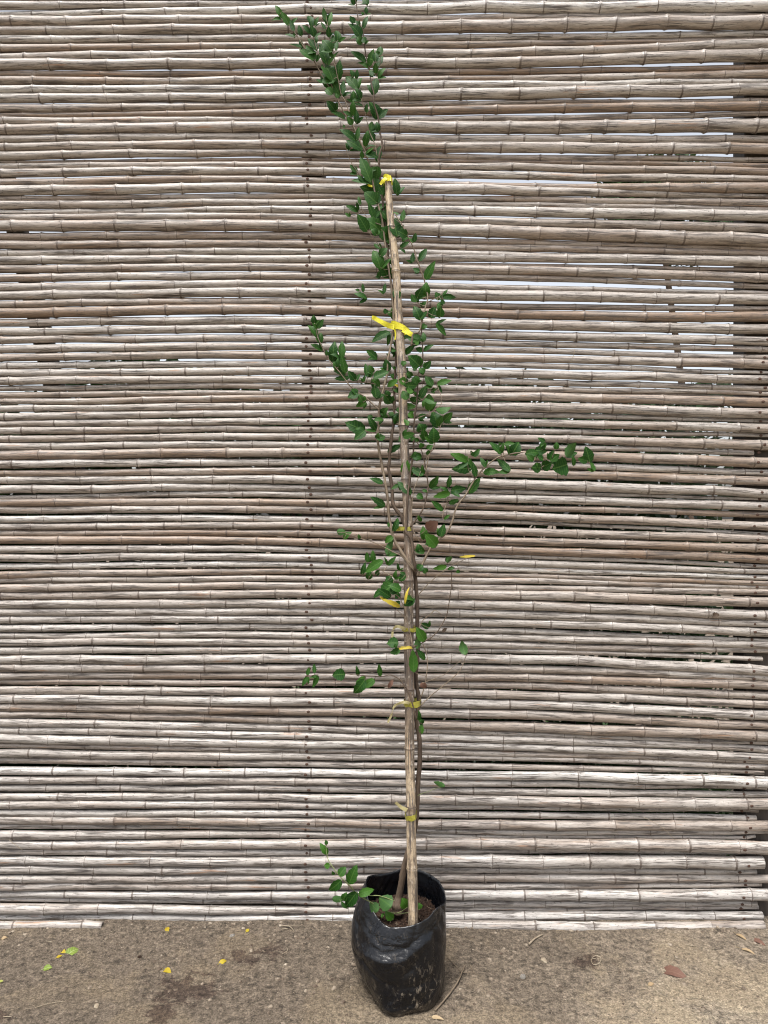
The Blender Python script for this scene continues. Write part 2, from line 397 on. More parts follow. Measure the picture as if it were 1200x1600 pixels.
# ---------------------------------------------------------------- the fence
# measured cane centres (thirds of a photo pixel, four columns x=0,400,800,1200) and thicknesses
CANES = [
 # block, y at 4 columns, thickness at 4 columns
 (0,  28, 13,  6,  0, 36,26,20,18), (0,  62, 48, 40, 28, 24,36,46,48), (0, 103, 91, 84, 68, 46,40,32,26),
 (0, 143,137,125,108, 40,44,52,56), (0, 183,180,171,153, 36,32,28,28), (0, 225,215,204,182, 36,34,28,22),
 (0, 268,252,249,208, 36,40,42,44), (0, 305,298,291,262, 46,44,44,52), (0, 345,341,331,313, 30,28,27,26),
 (0, 378,375,365,345, 36,32,28,38), (0, 418,413,396,378, 38,36,34,26), (0, 464,456,440,418, 40,42,48,50),
 (0, 508,496,478,467, 36,30,24,22), (0, 540,527,510,495, 24,34,38,40), (0, 566,559,551,527, 34,30,26,22),
 (0, 607,599,600,592, 46,48,52,56), (0, 652,642,653,650, 34,36,38,34), (0, 688,677,693,697, 36,42,46,46),
 (0, 727,716,734,742, 38,32,26,22), (0, 753,743,754,775, 15,18,20,26), (0, 777,770,782,801, 30,32,34,34),
 (0, 808,801,821,838, 38,36,34,32), (0, 853,840,873,879, 34,34,34,46), (0, 895,880,893,918, 44,42,42,20),
 (0, 932,918,930,950, 26,28,28,32), (0, 962,948,957,978, 36,32,24,20), (0, 995,981,990,1015, 26,32,42,48),
 (0,1021,1015,1040,1070, 34,34,38,40), (0,1060,1060,1090,1128, 48,50,54,56), (0,1108,1104,1133,1163, 36,34,28,22),
 (0,1150,1140,1163,1187, 38,34,32,28), (0,1185,1174,1193,1206, 32,32,30,22),
 (1, 18, 12, 9, 28, 38,36,36,44), (1, 60, 49, 67,103, 36,36,40,40), (1,103, 91,100,140, 35,34,28,22),
 (1,147,130,148,168, 38,36,28,18), (1,187,170,187,205, 40,42,46,44), (1,225,212,235,243, 34,34,28,22),
 (1,268,250,276,290, 44,44,40,46), (1,312,302,322,345, 34,38,44,44), (1,352,344,372,398, 36,38,38,40),
 (1,392,384,408,438, 34,32,28,24), (1,435,423,442,475, 36,34,26,22), (1,475,463,480,505, 34,36,32,42),
 (1,514,503,513,545, 30,28,26,18), (1,548,539,553,580, 36,36,36,38), (1,585,577,590,620, 36,32,28,24),
 (1,618,610,622,640, 24,26,26,20), (1,684,667,661,688, 28,34,38,42),
 (1,715,704,707,738, 30,34,42,46), (1,752,740,743,772, 34,32,26,18), (1,787,776,781,808, 30,32,32,42),
 (1,820,811,819,840, 34,30,26,18), (1,857,846,854,885, 32,32,32,46), (1,892,883,892,922, 34,32,24,26),
 (1,935,921,934,968, 42,42,42,46), (1,975,967,979,1015, 38,34,32,30), (1,1018,1008,1019,1055, 30,34,38,40),
 (1,1053,1047,1071,1112, 34,38,44,42), (1,1095,1085,1106,1140, 38,32,22,14), (1,1130,1118,1140,1175, 22,28,36,40),
 (1,1158,1152,1178,1215, 36,34,28,28), (1,1190,1186,1218,1268, 34,34,36,38),
 (2, 33, 31, 50,104, 32,30,18,16), (2, 70, 62, 92,129, 30,32,36,38), (2,102, 99,137,171, 28,32,38,38),
 (2,133,136,179,222, 36,36,38,40), (2,175,173,209,255, 36,30,20,20), (2,215,211,240,282, 36,34,34,22),
 (2,255,247,270,309, 28,28,28,22), (2,290,280,299,334, 34,28,24,24), (2,325,311,325,354, 28,28,28,20),
 (2,357,344,355,377, 38,34,28,28), (2,395,382,393,424, 34,38,44,44), (2,433,427,437,483, 38,40,44,44),
 (2,470,467,482,523, 34,36,38,34), (2,505,504,520,564, 34,35,38,40), (2,545,541,560,603, 32,30,28,16),
 (2,580,576,592,625, 28,30,30,34), (2,611,612,628,654, 34,34,32,24), (2,650,649,652,693, 34,30,24,20),
 (2,690,688,690,744, 40,40,40,46), (2,732,732,735,780, 36,36,36,34), (2,768,770,778,813, 32,32,36,40),
 (2,798,803,815,864, 26,28,32,36), (2,833,843,856,903, 36,36,38,36), (2,875,887,902,951, 42,42,42,44),
 (2,915,930,950,999, 36,38,42,38), (2,947,972,1006,1050, 30,34,44,48), (2,985,1009,1042,1089, 38,34,26,18),
 (2,1022,1046,1070,1111, 34,34,34,30), (2,1062,1084,1101,1150, 42,38,34,36), (2,1098,1115,1135,1173, 24,26,28,20),
 (2,1132,1148,1160,1197, 38,34,26,26), (2,1168,1180,1196,1222, 28,28,26,20),
 (3, 15, 22, 36, 65, 36,36,38,50), (3, 58, 62, 78, 98, 36,34,30,16), (3, 97, 98,112,125, 30,30,30,26),
 (3,132,136,153,168, 32,34,44,50), (3,172,173,191,202, 38,34,24,20), (3,212,214,222,236, 32,32,28,26),
 (3,245,252,267,269, 38,38,42,46), (3,275,282,304,300, 24,24,28,26), (3,315,315,325,329, 42,30,16,16),
 (3,358,356,355,370, 40,42,50,56), (3,395,398,393,402, 32,30,22,18), (3,437,438,433,440, 42,44,54,56),
 (3,478,480,478,488, 40,36,34,26), (3,520,518,516,520, 36,36,38,36), (3,557,555,553,548, 36,32,30,26),
 (3,595,596,594,592, 30,36,46,52), (3,622,631,640,635, 20,24,32,30), (3,658,667,664,659, 46,36,20,20),
 (3,700,707,695,695, 30,36,40,38),
 (1, 650,640,637,662, 28,26,14,10), (1, 12, 16, 40, 62, 12,14,20,20), (0, 575,572,572,560, 8,12,16,22),
]
EXTRA_TOP = [(-1, 1190 - 40 * k, 1180 - 40 * k, 1172 - 40 * k, 1166 - 40 * k, 36, 34, 36, 38) for k in range(5)]
X0, YB = -2.15, 2.562            # left end of the canes, plane of the posts they are nailed to
WHITE = {1: .55, 37: .25, 69: .75, 77: .8, 57: .4, 46: .2, 78: 0, 94: .5, 96: .3, 97: .4, 12: 0, 98: .3, 101: .3, 112: .5, 88: .25, 90: .3, 80: .2}
fence = empty('bamboo_fence', (0, YF, 0))
tag(fence, 'tall weathered fence of split grey bamboo canes nailed close together in level rows', 'fence')
rows = sorted(CANES + EXTRA_TOP, key=lambda r: r[0] * 1200 + r[1] * .5 + r[2] * .5)
sizes = sorted(range(len(rows)), key=lambda i: -sum(rows[i][5:9]) - (1000 if rows[i][0] >= 0 else 0))
keep = set(sizes[:100])
thin = MB(); thin_nails = MB()
def nail(mb, x, y, z, r=.0042, seed=0):
    """domed rusty nail head with a dished, ragged rim seated on a cane"""
    vs = []; n = 9; rr = random.Random(seed)
    prof = ((1.25, .0006), (1.0, -.0008), (.62, -.0016), (.25, -.0012))
    for s, dy in prof:
        for k in range(n):
            a = 2 * math.pi * k / n; q = s * r * (1 + .12 * rr.uniform(-1, 1))
            vs.append((x + q * math.cos(a) * 1.15, y + dy, z + q * math.sin(a) * .9))
    fs = [(j * n + k, j * n + (k + 1) % n, (j + 1) * n + (k + 1) % n, (j + 1) * n + k) for j in range(len(prof) - 1) for k in range(n)]
    fs.append(tuple((len(prof) - 1) * n + k for k in range(n)))
    mb.add(vs, fs)
nail_count = 0
for i, row in enumerate(rows):
    blk = row[0] * 400; ys = [blk + v / 3 for v in row[1:5]]; th = [v / 3 for v in row[5:9]]
    rr = random.Random(100 + i)
    kx = [-520, 0, 400, 800, 1200]; ky = [ys[0] + (ys[0] - ys[1]) * .5 + rr.uniform(-1, 1)] + ys; kt = [th[0] * rr.uniform(.95, 1.1)] + th
    def interp(px, kv):
        if px >= 1200: return kv[4] + (px - 1200) / 400 * (kv[4] - kv[3]) * .6
        j = 0
        while px > kx[j + 1]: j += 1
        h = kx[j + 1] - kx[j]; t = (px - kx[j]) / h
        def m(q):
            if q == 0: return (kv[1] - kv[0]) / (kx[1] - kx[0])
            if q == 4: return (kv[4] - kv[3]) / 400
            return (kv[q + 1] - kv[q - 1]) / (kx[q + 1] - kx[q - 1])
        m0, m1 = m(j) * h, m(j + 1) * h
        return (2*t**3 - 3*t*t + 1) * kv[j] + (t**3 - 2*t*t + t) * m0 + (-2*t**3 + 3*t*t) * kv[j + 1] + (t**3 - t*t) * m1
    ymid = sum(ys) / 4
    # where each cane ends on the right
    if ymid > 1195: endpx = rr.choice((1186, 1190, 1194, 1198, 1203, 1207))
    elif ymid > 1000: endpx = rr.uniform(1204, 1222)
    else: endpx = rr.uniform(1212, 1250)
    if row[0] == 1 and row[1] == 892: endpx = 1181
    if row[0] == 2 and row[1] == 650: endpx = 1196
    startx = X0 + rr.uniform(-.05, .05)
    if row[1:3] == (575, 572): startx = (733 - 600) / F * YF
    if row[1:3] == (12, 16): startx = (630 - 600) / F * YF
    wob = rr.uniform(0, 100)
    rad = lambda t: max(interp(t / 2.545 * F + 600, kt), 3.) * .528 / F * 2.545
    zc = lambda t: CZ - (interp(t / 2.545 * F + 600, ky) - 800) / F * 2.545 + .0012 * noise.noise(Vector((t * 4, wob, 0)))
    pale = -.02 + .14 * max(0, min(1, (ymid - 700) / 600)) + rr.gauss(0, .26) + (.12 if ymid < 60 else 0)
    brown = .24 + .22 * math.exp(-((ymid - 320) / 220) ** 2) + rr.gauss(0, .33)
    if 215 < ymid < 235: brown += .1
    pale += WHITE.get(i - 5, 0) if False else 0
    k3 = (row[0], row[1])
    bright = {(0, 62): .5, (0, 103): .1, (1, 975): .45, (1, 187): .25, (2, 255): .85, (2, 545): .85, (1, 147): .1, (2, 1062): .4, (2, 1022): .2, (3, 15): .35, (3, 132): .3,
              (3, 595): .45, (3, 658): .45, (3, 700): .3, (3, 315): .25, (1, 1018): 0, (2, 395): .3, (2, 690): .15, (2, 985): .3, (2, 768): .2}.get(k3, 0)
    bright *= .75; pale += bright; brown -= bright * .5
    cy = lambda t: YB - rad(t) + .0018 * noise.noise(Vector((t * 2.2, wob, 3)))
    mb = thin if i not in keep else MB()
    gapn = None
    cane(mb, lambda t: (cy(t), zc(t)), rad, startx, (endpx - 600) / F * YF, 11.3 * i, 0, brown, pale, 500 + i)
    own = mb.build('bamboo_cane', M['cane'], fence) if i in keep else None
    spots_ = []
    if startx < -1:
        px = 482 - (3 if ymid > 1000 else 0) + rr.uniform(-5, 5) + .5; spots_.append(px)
    if ymid > 520: spots_.append(1196 - (ymid - 520) * .038 + rr.uniform(-6, 6))
    for px in spots_:
        x = (px - 600) / F * YF; q = rad(x); args = (x, cy(x) - q * 1.0 - .0008, zc(x) + rr.uniform(-.002, .002))
        if own is not None and nail_count < 100:
            nb = MB(); nail(nb, *args, seed=i); nb.build('nail', M['nail'], own); nail_count += 1
        else: nail(thin_nails, *args, seed=i)
thin_o = thin.build('thin_bamboo_canes', M['cane'], fence); tag(thin_o, 'thinnest canes filling in between the thick ones', kind='stuff')
tn = thin_nails.build('nails', M['nail'], fence); tag(tn, 'rusty nail heads along the right end', kind='stuff')

# posts and brace behind the canes
def board(name, x0, x1, y0, y1, z0, z1, shear=0., parent=fence):
    mb = MB(); nz = 24; vs = []
    ring = [(x0, y0 + .004), (x0 + .004, y0), (x1 - .004, y0), (x1, y0 + .004), (x1, y1 - .004), (x1 - .004, y1), (x0 + .004, y1), (x0, y1 - .004)]
    for j in range(nz + 1):
        z = z0 + (z1 - z0) * j / nz
        for k, (x, y) in enumerate(ring):
            n_ = noise.noise(Vector((x * 9, k, z * 3))) * .002
            vs.append((x + shear * (z - z0) + n_, max(y, y0), z))
    fs = [(j * 8 + k, j * 8 + (k + 1) % 8, (j + 1) * 8 + (k + 1) % 8, (j + 1) * 8 + k) for j in range(nz) for k in range(8)]
    fs += [tuple(range(8))[::-1], tuple(nz * 8 + k for k in range(8))]
    mb.add(vs, fs); return mb.build(name, M['timber'], parent, False)
YP = YB + .0035
board('post', -.287, -.208, YP, YP + .09, -.3, 3.3)
board('post', 1.252, 1.338, YP, YP + .09, -.3, 3.3)
board('post', -1.82, -1.74, YP, YP + .09, -.3, 3.3)
z1_ = CZ + (800 - 300) / F * YP
board('brace', -1.345, -1.283, YP, YP + .05, z1_ - 1.2, z1_ + .25, -.24)
o = bpy.data.objects['brace']
for v in o.data.vertices: v.co.x += .24 * 1.2 + .0

# ---------------------------------------------------------------- half-buried cane lengths at the foot of the fence
def foot_cane(xa, xb, yy, z, r, label, seed, pale):
    mb = MB(); cane(mb, lambda t: (yy + .004 * math.sin(t * 3 + seed), z + .002 * math.sin(t * 5)), lambda t: r, xa, xb, seed * 3.7, 0, .2, pale, seed)
    return tag(mesh_thing(mb, 'buried_cane', M['cane'], ((xa + xb) / 2, yy, 0)), label, 'bamboo cane', 'cane lengths half buried under the fence')
foot_cane(.20, 1.285, 2.502, -.001, .017, 'pale cane half buried in dirt under the right half of the fence', 901, .35)
foot_cane(-1.60, -.95, 2.500, .001, .015, 'short cane half buried in dirt under the left end of the fence', 905, .3)

# ---------------------------------------------------------------- grow bag
BX, BY = .048, 2.172
def bag_params(t):   # t 0 bottom .. 1 rim
    zs = [0, .08, .25, .45, .65, .80, .92, 1.0]
    rx = [.104, .122, .136, .140, .139, .135, .126, .119]
    ry = [.108, .122, .130, .134, .132, .128, .120, .112]
    cx = [.018, .006, .000, -.006, -.006, -.002, .008, .014]
    f = lambda a: float(np.interp(t, zs, a)); return f(rx), f(ry), f(cx)
def rimz(th):        # rim height round the bag; th 0 = +x (right), 90 = back, 270 = front
    dg = math.degrees(th) % 360
    a = [0, 30, 60, 90, 115, 135, 160, 185, 205, 225, 245, 265, 285, 305, 325, 345, 360]
    z = [.262, .290, .300, .300, .292, .300, .312, .292, .270, .246, .236, .240, .246, .256, .272, .264, .262]
    return float(np.interp(dg, a, z))
def crease(v, k, w):     # sharp folds where the film was pinched
    return math.exp(-abs(noise.noise(v)) / w) * k
def crumple(th, t):
    x, y, z = math.cos(th), math.sin(th), t
    s = .010 * noise.noise(Vector((x * 1.3 + 3, y * 1.3, z * 1.6)))
    s -= crease(Vector((x * 1.7 + 1, y * 1.7, z * 1.1 + 2)), .0055, .09)
    s -= crease(Vector((x * 1.1 + z * 1.6, y * 1.2 - z * 1.1, z * 2.4 + 9)), .0045, .07)
    s += .0022 * abs(noise.noise(Vector((x * 6, y * 6, z * 3 + 2)))) 
    s += (max(0, .22 - t) / .22) * .006 * noise.noise(Vector((x * 2, y * 2, z * 26)))
    return s
def bag_pt(th, t, inset=0.):
    rx, ry, cx = bag_params(t); H = rimz(th)
    z = H * t
    k = crumple(th, t) * (.35 + .65 * min(1, t * 3)) * (.6 if t > .85 else 1.)
    # overhanging fold three quarters up on the front: the filled body ends and the empty collar bends in
    fr = max(0, -math.sin(th)); fold_t = .70 + .10 * math.cos(th) + .03 * math.sin(th * 5) + .02 * noise.noise(Vector((th * 4, 1, 1)))
    if t > fold_t: k -= fr * (.013 * min(1, (t - fold_t) / .09) - .004)
    else: k += fr * .004 * math.exp(-((t - fold_t) / .10) ** 2)
    # gusset corner at the bottom front left, rounded elsewhere
    corner = math.exp(-((math.degrees(th) % 360 - 251) / 17) ** 2) * math.exp(-(t / .22) ** 2)
    cut = math.exp(-((math.degrees(th) % 360 - 205) / 34) ** 2) * math.exp(-(t / .42) ** 2)
    k += .020 * corner - .013 * cut
    return Vector((BX + cx + (rx + k - inset) * math.cos(th), BY + (ry + k - inset) * math.sin(th), max(z, .0) + gh(BX, BY) - .002))
NT, NZ = 150, 64
mb = MB(); vs = []; fs = []
for j in range(NZ + 1):
    t = j / NZ
    for i in range(NT): vs.append(bag_pt(2 * math.pi * i / NT, t))
for j in range(14):          # inside of the collar
    t = 1 - j / 13 * .42
    for i in range(NT): vs.append(bag_pt(2 * math.pi * i / NT, t, .0022 + .002 * min(j, 3)))
tot = NZ + 1 + 14
for j in range(tot - 1):
    for i in range(NT):
        fs.append((j * NT + i, j * NT + (i + 1) % NT, (j + 1) * NT + (i + 1) % NT, (j + 1) * NT + i))
b = len(vs); vs.append(Vector((BX, BY, gh(BX, BY) - .004)))
fs += [(b, (i + 1) % NT, i) for i in range(NT)]
mb.add(vs, fs)
bag = empty('grow_bag', (BX, BY, 0)); tag(bag, 'crumpled shiny black polythene grow bag of soil standing on the dirt', 'plant bag')
mb.build('bag_film', M['poly'], bag)
# soil
SZ = .222
mb = MB(); vs = []; fs = []; NR = 26
def soil_h(x, y): return SZ + .012 * noise.noise(Vector((x * 18, y * 18, 2))) + .007 * noise.noise(Vector((x * 55, y * 55, 5))) + .004 * noise.noise(Vector((x * 130, y * 130, 5))) + .10 * max(0, -(y - BY) - .0) * .12
for j in range(1, NR + 1):
    for i in range(96):
        th = 2 * math.pi * i / 96; p = bag_pt(th, .70, .024 + .016 * max(0, -math.sin(th))); q = j / NR
        x = BX + (p.x - BX) * q; y = BY + (p.y - BY) * q; vs.append((x, y, soil_h(x, y)))
b = len(vs); vs.append((BX, BY, soil_h(BX, BY)))
fs = [(b, i, (i + 1) % 96) for i in range(96)]
fs += [(j * 96 + i, (j + 1) * 96 + i, (j + 1) * 96 + (i + 1) % 96, j * 96 + (i + 1) % 96) for j in range(NR - 1) for i in range(96)]
mb.add(vs, fs)
def rock(mb, c, r, seed, flat=.7, sub=0):
    """irregular crumb: a distorted low polyhedron"""
    rr = random.Random(seed); n = 6; vs = [(c[0], c[1], c[2] + r * flat)]
    for lv, (s, h) in enumerate(((.75, .55), (1., -.05), (.7, -.6))):
        for k in range(n):
            a = 2 * math.pi * (k + lv * .5) / n; q = r * s * rr.uniform(.7, 1.2)
            vs.append((c[0] + q * math.cos(a), c[1] + q * math.sin(a), c[2] + r * flat * h * rr.uniform(.8, 1.2)))
    fs = [(0, 1 + k, 1 + (k + 1) % n) for k in range(n)]
    for lv in range(2):
        a, b2 = 1 + lv * n, 1 + (lv + 1) * n
        fs += [(a + k, b2 + k, b2 + (k + 1) % n, a + (k + 1) % n) for k in range(n)]
    mb.add(vs, fs)
for k in range(420):
    a = random.uniform(0, 6.283); q = .105 * math.sqrt(random.random()); x = BX + .01 + q * math.cos(a); y = BY + q * math.sin(a)
    rock(mb, (x, y, soil_h(x, y)), random.uniform(.0015, .006), k)
mb.build('soil', M['soil'], bag)
# root fibres and litter on the soil
mb = MB()
for k in range(22):
    a = random.uniform(0, 6.283); q = .09 * math.sqrt(random.random()); x = BX + .01 + q * math.cos(a); y = BY + q * math.sin(a); b_ = random.uniform(0, 6.28); L = random.uniform(.008, .028)
    p = [Vector((x + L * s * math.cos(b_ + s), y + L * s * math.sin(b_ + s), soil_h(x, y) + .004 + .004 * math.sin(s * 3))) for s in (0, .33, .66, 1)]
    tube(mb, p, [.0006] * 4, 5)
mb.build('root_litter', M['twig'], bag)

# ---------------------------------------------------------------- stake
def Yd(py): return float(np.interp(py, [-20, 0, 280, 700, 1000, 1440], [2.40, 2.40, 2.37, 2.28, 2.20, 2.09]))
SK = [(606, 281, 10.5), (609, 327, 11.5), (613, 365, 12), (617, 400, 12.5), (621, 460, 12.5), (625, 520, 13), (628, 575, 14), (631, 640, 13.5), (633.5, 720, 14),
      (636, 800, 14), (637.5, 880, 15), (638.5, 960, 15), (639, 1040, 15), (640, 1120, 14.5), (641, 1210, 14.5), (642, 1300, 15), (644, 1373, 15.5), (646, 1447, 15.5)]
skz = []
for (x, y, wd) in SK: p = P(x, y, Yd(y)); skz.append((p.z, p.x, p.y, wd / 2 / F * p.y))
skz.sort(); Z_, X_, Yy_, R_ = map(list, zip(*skz))
stake = empty('bamboo_stake', (X_[0], Yy_[0], Z_[0])); tag(stake, 'tall straight bamboo stake standing in the black bag and holding up the sapling', 'stake')
mb = MB()
def sk_c(z):
    # smooth interpolation through the measured points
    xx = np.interp([z - .05, z, z + .05], Z_, X_).mean(); yy = np.interp([z - .05, z, z + .05], Z_, Yy_).mean()
    if z < Z_[0] + .06: xx, yy = np.interp(z, Z_, X_), np.interp(z, Z_, Yy_)
    return (xx, yy)
cane(mb, sk_c, lambda z: float(np.interp(z, Z_, R_)), Z_[0] - .02, Z_[-1], 333, 0, .35, .45, 77, node_gap=.158, nstart=.065 + .02 + .09, sides=20, ax='z', knob=1.1)
# the lower end is fresher and straw-coloured, the middle greyer and browner
L = mb.a['ca']
for i, v in enumerate(mb.v):
    z = v[2]; n_, br, pa = L[i]
    L[i] = (n_, br + float(np.interp(z, [.2, .6, .9, 1.3, 1.8, 2.4], [-.2, -.1, .45, .35, -.05, -.4])), pa + float(np.interp(z, [.2, .6, .85, 1.5, 2., 2.4], [.25, .15, -.45, -.30, .25, .55])))
mb.build('cane', M['stake'], stake)

# ---------------------------------------------------------------- sapling
TR = [(620, 1428, 6.6), (621, 1412, 6.2), (624, 1398, 5.2), (629, 1368, 4.8), (635, 1340, 4.3), (643, 1312, 4), (650, 1287, 3.6), (652, 1260, 3.6), (653, 1230, 3.6), (655, 1200, 3.8), (656, 1180, 3.8),
      (655, 1153, 3.6), (651, 1130, 3.4), (651, 1115, 3.3), (655, 1098, 3.4), (652, 1078, 3.3), (650, 1057, 3.3), (652, 1030, 3.4), (653, 1007, 3.3), (652, 975, 3.3), (652, 940, 3.3), (650, 917, 3.2), (649, 892, 3.4)]
def path(pts, off=0.0):
    return [P(x, y, Yd(y) + off) for x, y in pts]
sap = empty('sapling', P(620, 1428, 2.15)); sap.location = (P(620, 1428, Yd(1428) + .05))
tag(sap, 'slender leafy green sapling with a thin twisting stem, rooted in the black bag', 'sapling')
mb = MB()
tp = [P(x, y, Yd(y) + (.050 if y > 1390 else .035 if y > 1340 else .022)) for x, y, r in TR]
tr = [r / F * 2.15 for *_, r in TR]
pp = smooth_path(tp, 5); rr_ = list(np.interp(np.linspace(0, len(tp) - 1, len(pp)), range(len(tp)), tr))
# a swollen, gnarly collar just above the soil
rr_ = [r * (1 + .45 * math.exp(-((i - 3) / 4) ** 2) * (1 + .5 * math.sin(i * 1.9))) for i, r in enumerate(rr_)]
tube(mb, pp, rr_, 12, u0=3, rough=.25)
mb.build('trunk', M['bark'], sap)

def G(x0, y0, s, pts): return [(x0 + p[0] / s, y0 + p[1] / s) for p in pts]
A6 = (420, 0, 6); N1 = (540, 250, 6); R7 = (540, 480, 6.667); Z5 = (460, 480, 7.27); N2 = (560, 700, 6); N3 = (700, 660, 5); N4 = (560, 940, 6); N6 = (460, 1000, 6); B4 = (440, 1200, 3.333)
# branches: (points in photo px from root to tip, radius px root, radius px tip, depth offset, woody)
BR = {
 'stemA': ([(649, 892), (642, 883), (635, 875), (627, 861), (618, 848), (612, 830), (608, 807), (606, 783), (602, 755), (596, 725), (592, 703), (590, 682), (592, 660), (592, 639), (597, 615), (604, 588), (607, 558), (613, 525), (615, 504),
            (613, 467), (610, 438), (604, 400), (598, 350), (592, 323), (585, 298), (578, 262), (572, 240), (563, 222), (552, 198), (540, 180), (527, 155), (513, 133), (500, 113), (490, 93), (477, 76), (464, 56), (453, 41), (441, 25), (435, 16)], 2.6, .7, .0, 1),
 'stemB': ([(649, 900), (644, 862), (636, 832), (628, 808), (621, 799), (614, 788), (612, 758), (607, 733), (608, 720), (612, 682), (615, 657), (616, 631), (616, 612), (618, 580), (619, 545), (617, 505), (612, 455), (607, 405), (602, 355), (597, 305), (592, 250),
            (597, 228), (594, 208), (591, 185), (584, 160), (584, 147), (580, 130), (577, 108), (572, 87), (567, 50), (560, 33), (556, 0), (555, -12)], 3.2, .7, .02, 1),
 'stemC': ([(649, 892), (646, 867), (643, 845), (634, 830), (635, 817), (637, 775), (642, 733), (646, 705), (647, 660), (651, 630), (654, 585), (660, 564), (660, 540), (658, 504)], 2.3, .8, -.02, 1),
 'twig1b': ([(520, 138), (512, 120), (503, 93), (495, 77), (491, 62), (485, 40)], .9, .5, -.01, 0),
 'twig1c': ([(549, 185), (540, 160), (533, 148), (529, 127), (523, 100), (522, 85), (518, 67), (512, 38), (508, 22)], .9, .5, -.02, 0),
 'twig2': ([(598, 300), (588, 237), (584, 222), (577, 205), (572, 183), (565, 157), (557, 137), (548, 112)], .9, .4, .02, 0),
 'twigR3': ([(578, 120), (592, 108), (594, 92)], .6, .4, -.01, 0),
 'twigL1': ([(575, 288), (566, 278), (558, 268), (548, 252), (542, 238), (540, 226)], .8, .4, .0, 0),
 'twigL2': ([(597, 352), (578, 344), (567, 330), (562, 318)], .6, .4, -.02, 0),
 'twigL3': ([(608, 405), (600, 395), (588, 378), (575, 360)], .7, .4, -.03, 0),
 'twigR1': ([(643, 540), (646, 522), (655, 518), (663, 486), (667, 473), (668, 460), (663, 438), (653, 410), (647, 390), (637, 368), (627, 350), (616, 333)], 1.6, .8, -.03, 1),
 'twigR2': ([(667, 473), (680, 466), (688, 462), (692, 455)], .7, .4, -.03, 0),
 'twigLL': ([(592, 640), (584, 633), (570, 620), (556, 611), (543, 598), (531, 582), (520, 569), (511, 558), (503, 542), (496, 525), (491, 505)], 1.0, .6, -.03, 0),
 'twigLM': ([(604, 600), (590, 601), (575, 598), (563, 594), (550, 590), (535, 562)], .7, .4, -.02, 0),
 'twigM1': ([(647, 655), (672, 645), (690, 630), (686, 610)], .7, .4, -.02, 0),
 'twigM2': ([(665, 735), (670, 715), (679, 693), (690, 661), (692, 650)], .9, .5, -.04, 0),
 'twigD': ([(641, 823), (650, 812), (662, 793), (669, 763), (668, 750), (663, 722), (657, 700), (650, 690)], 1.3, .7, -.02, 1),
 'twigE': ([(657, 848), (644, 825), (644, 783), (648, 763), (657, 738), (667, 715), (680, 700)], .8, .4, -.03, 0),
 'twigF': ([(652, 900), (660, 882), (668, 865), (680, 848), (697, 833), (707, 815), (713, 793), (728, 773), (742, 748), (762, 726), (780, 714), (800, 709), (820, 706), (840, 707), (856, 720), (868, 728), (890, 722), (920, 722)], 1.8, .5, -.05, 1),
 'twigF2': ([(787, 714), (786, 700), (786, 690)], .6, .4, -.05, 0),
 'twigF3': ([(844, 707), (848, 697), (850, 688)], .5, .4, -.05, 0),
 'twigF4': ([(862, 716), (870, 700), (880, 705), (896, 715)], .5, .4, -.05, 0),
 'twigG': ([(692, 810), (693, 800), (703, 772), (712, 752)], .8, .4, -.02, 0),
 'twigF1': ([(741, 748), (733, 735), (731, 718), (737, 706)], .6, .4, -.05, 0),
 'twigI': ([(655, 928), (677, 905), (705, 885), (735, 870), (742, 868)], .7, .4, -.03, 0),
 'twigJ': ([(645, 1012), (658, 1005), (675, 995), (687, 982), (698, 960), (703, 935), (705, 915), (705, 892), (700, 884)], 1.0, .5, -.03, 1),
 'twigK': ([(648, 893), (628, 870), (616, 863), (600, 855), (582, 847), (562, 841), (548, 836), (538, 832)], .8, .4, -.02, 0),
 'twigL': ([(640, 930), (638, 918), (625, 907), (607, 898), (590, 888), (575, 878)], .8, .4, -.04, 0),
 'twigP': ([(640, 990), (636, 970), (630, 945), (620, 930), (608, 925)], .9, .5, -.05, 0),
 'twigQ': ([(645, 1012), (640, 985), (633, 965), (620, 953)], .8, .4, -.05, 0),
 'twigS': ([(651, 990), (660, 970), (672, 960), (679, 954), (690, 960)], .8, .4, -.03, 0),
 'twigT': ([(658, 1090), (665, 1065), (668, 1030), (662, 1008), (655, 990)], .8, .5, -.02, 0),
 'twigU': ([(657, 1103), (668, 1092), (685, 1078), (710, 1057), (720, 1045), (727, 1028), (735, 1008)], .8, .4, -.03, 0),
 'twigU2': ([(663, 1066), (693, 1055), (710, 1040), (722, 1030)], .5, .35, -.03, 0),
 'twigV': ([(651, 1125), (645, 1103), (636, 1078), (632, 1072), (625, 1062), (610, 1055), (598, 1057), (575, 1056), (560, 1055), (540, 1053), (510, 1053), (492, 1054)], 1.2, .4, -.04, 1),
 'twigW': ([(652, 1243), (665, 1238), (680, 1232), (695, 1228)], .35, .3, -.02, 0),
 'shoot': ([(618, 1427), (603, 1423), (585, 1413), (560, 1398), (545, 1383), (531, 1369), (521, 1356), (512, 1341), (509, 1320)], 1.0, .5, -.02, 0),
 'shoot2': ([(616, 1408), (595, 1400), (577, 1399), (560, 1400), (535, 1404), (521, 1405)], .7, .5, -.03, 0),
}
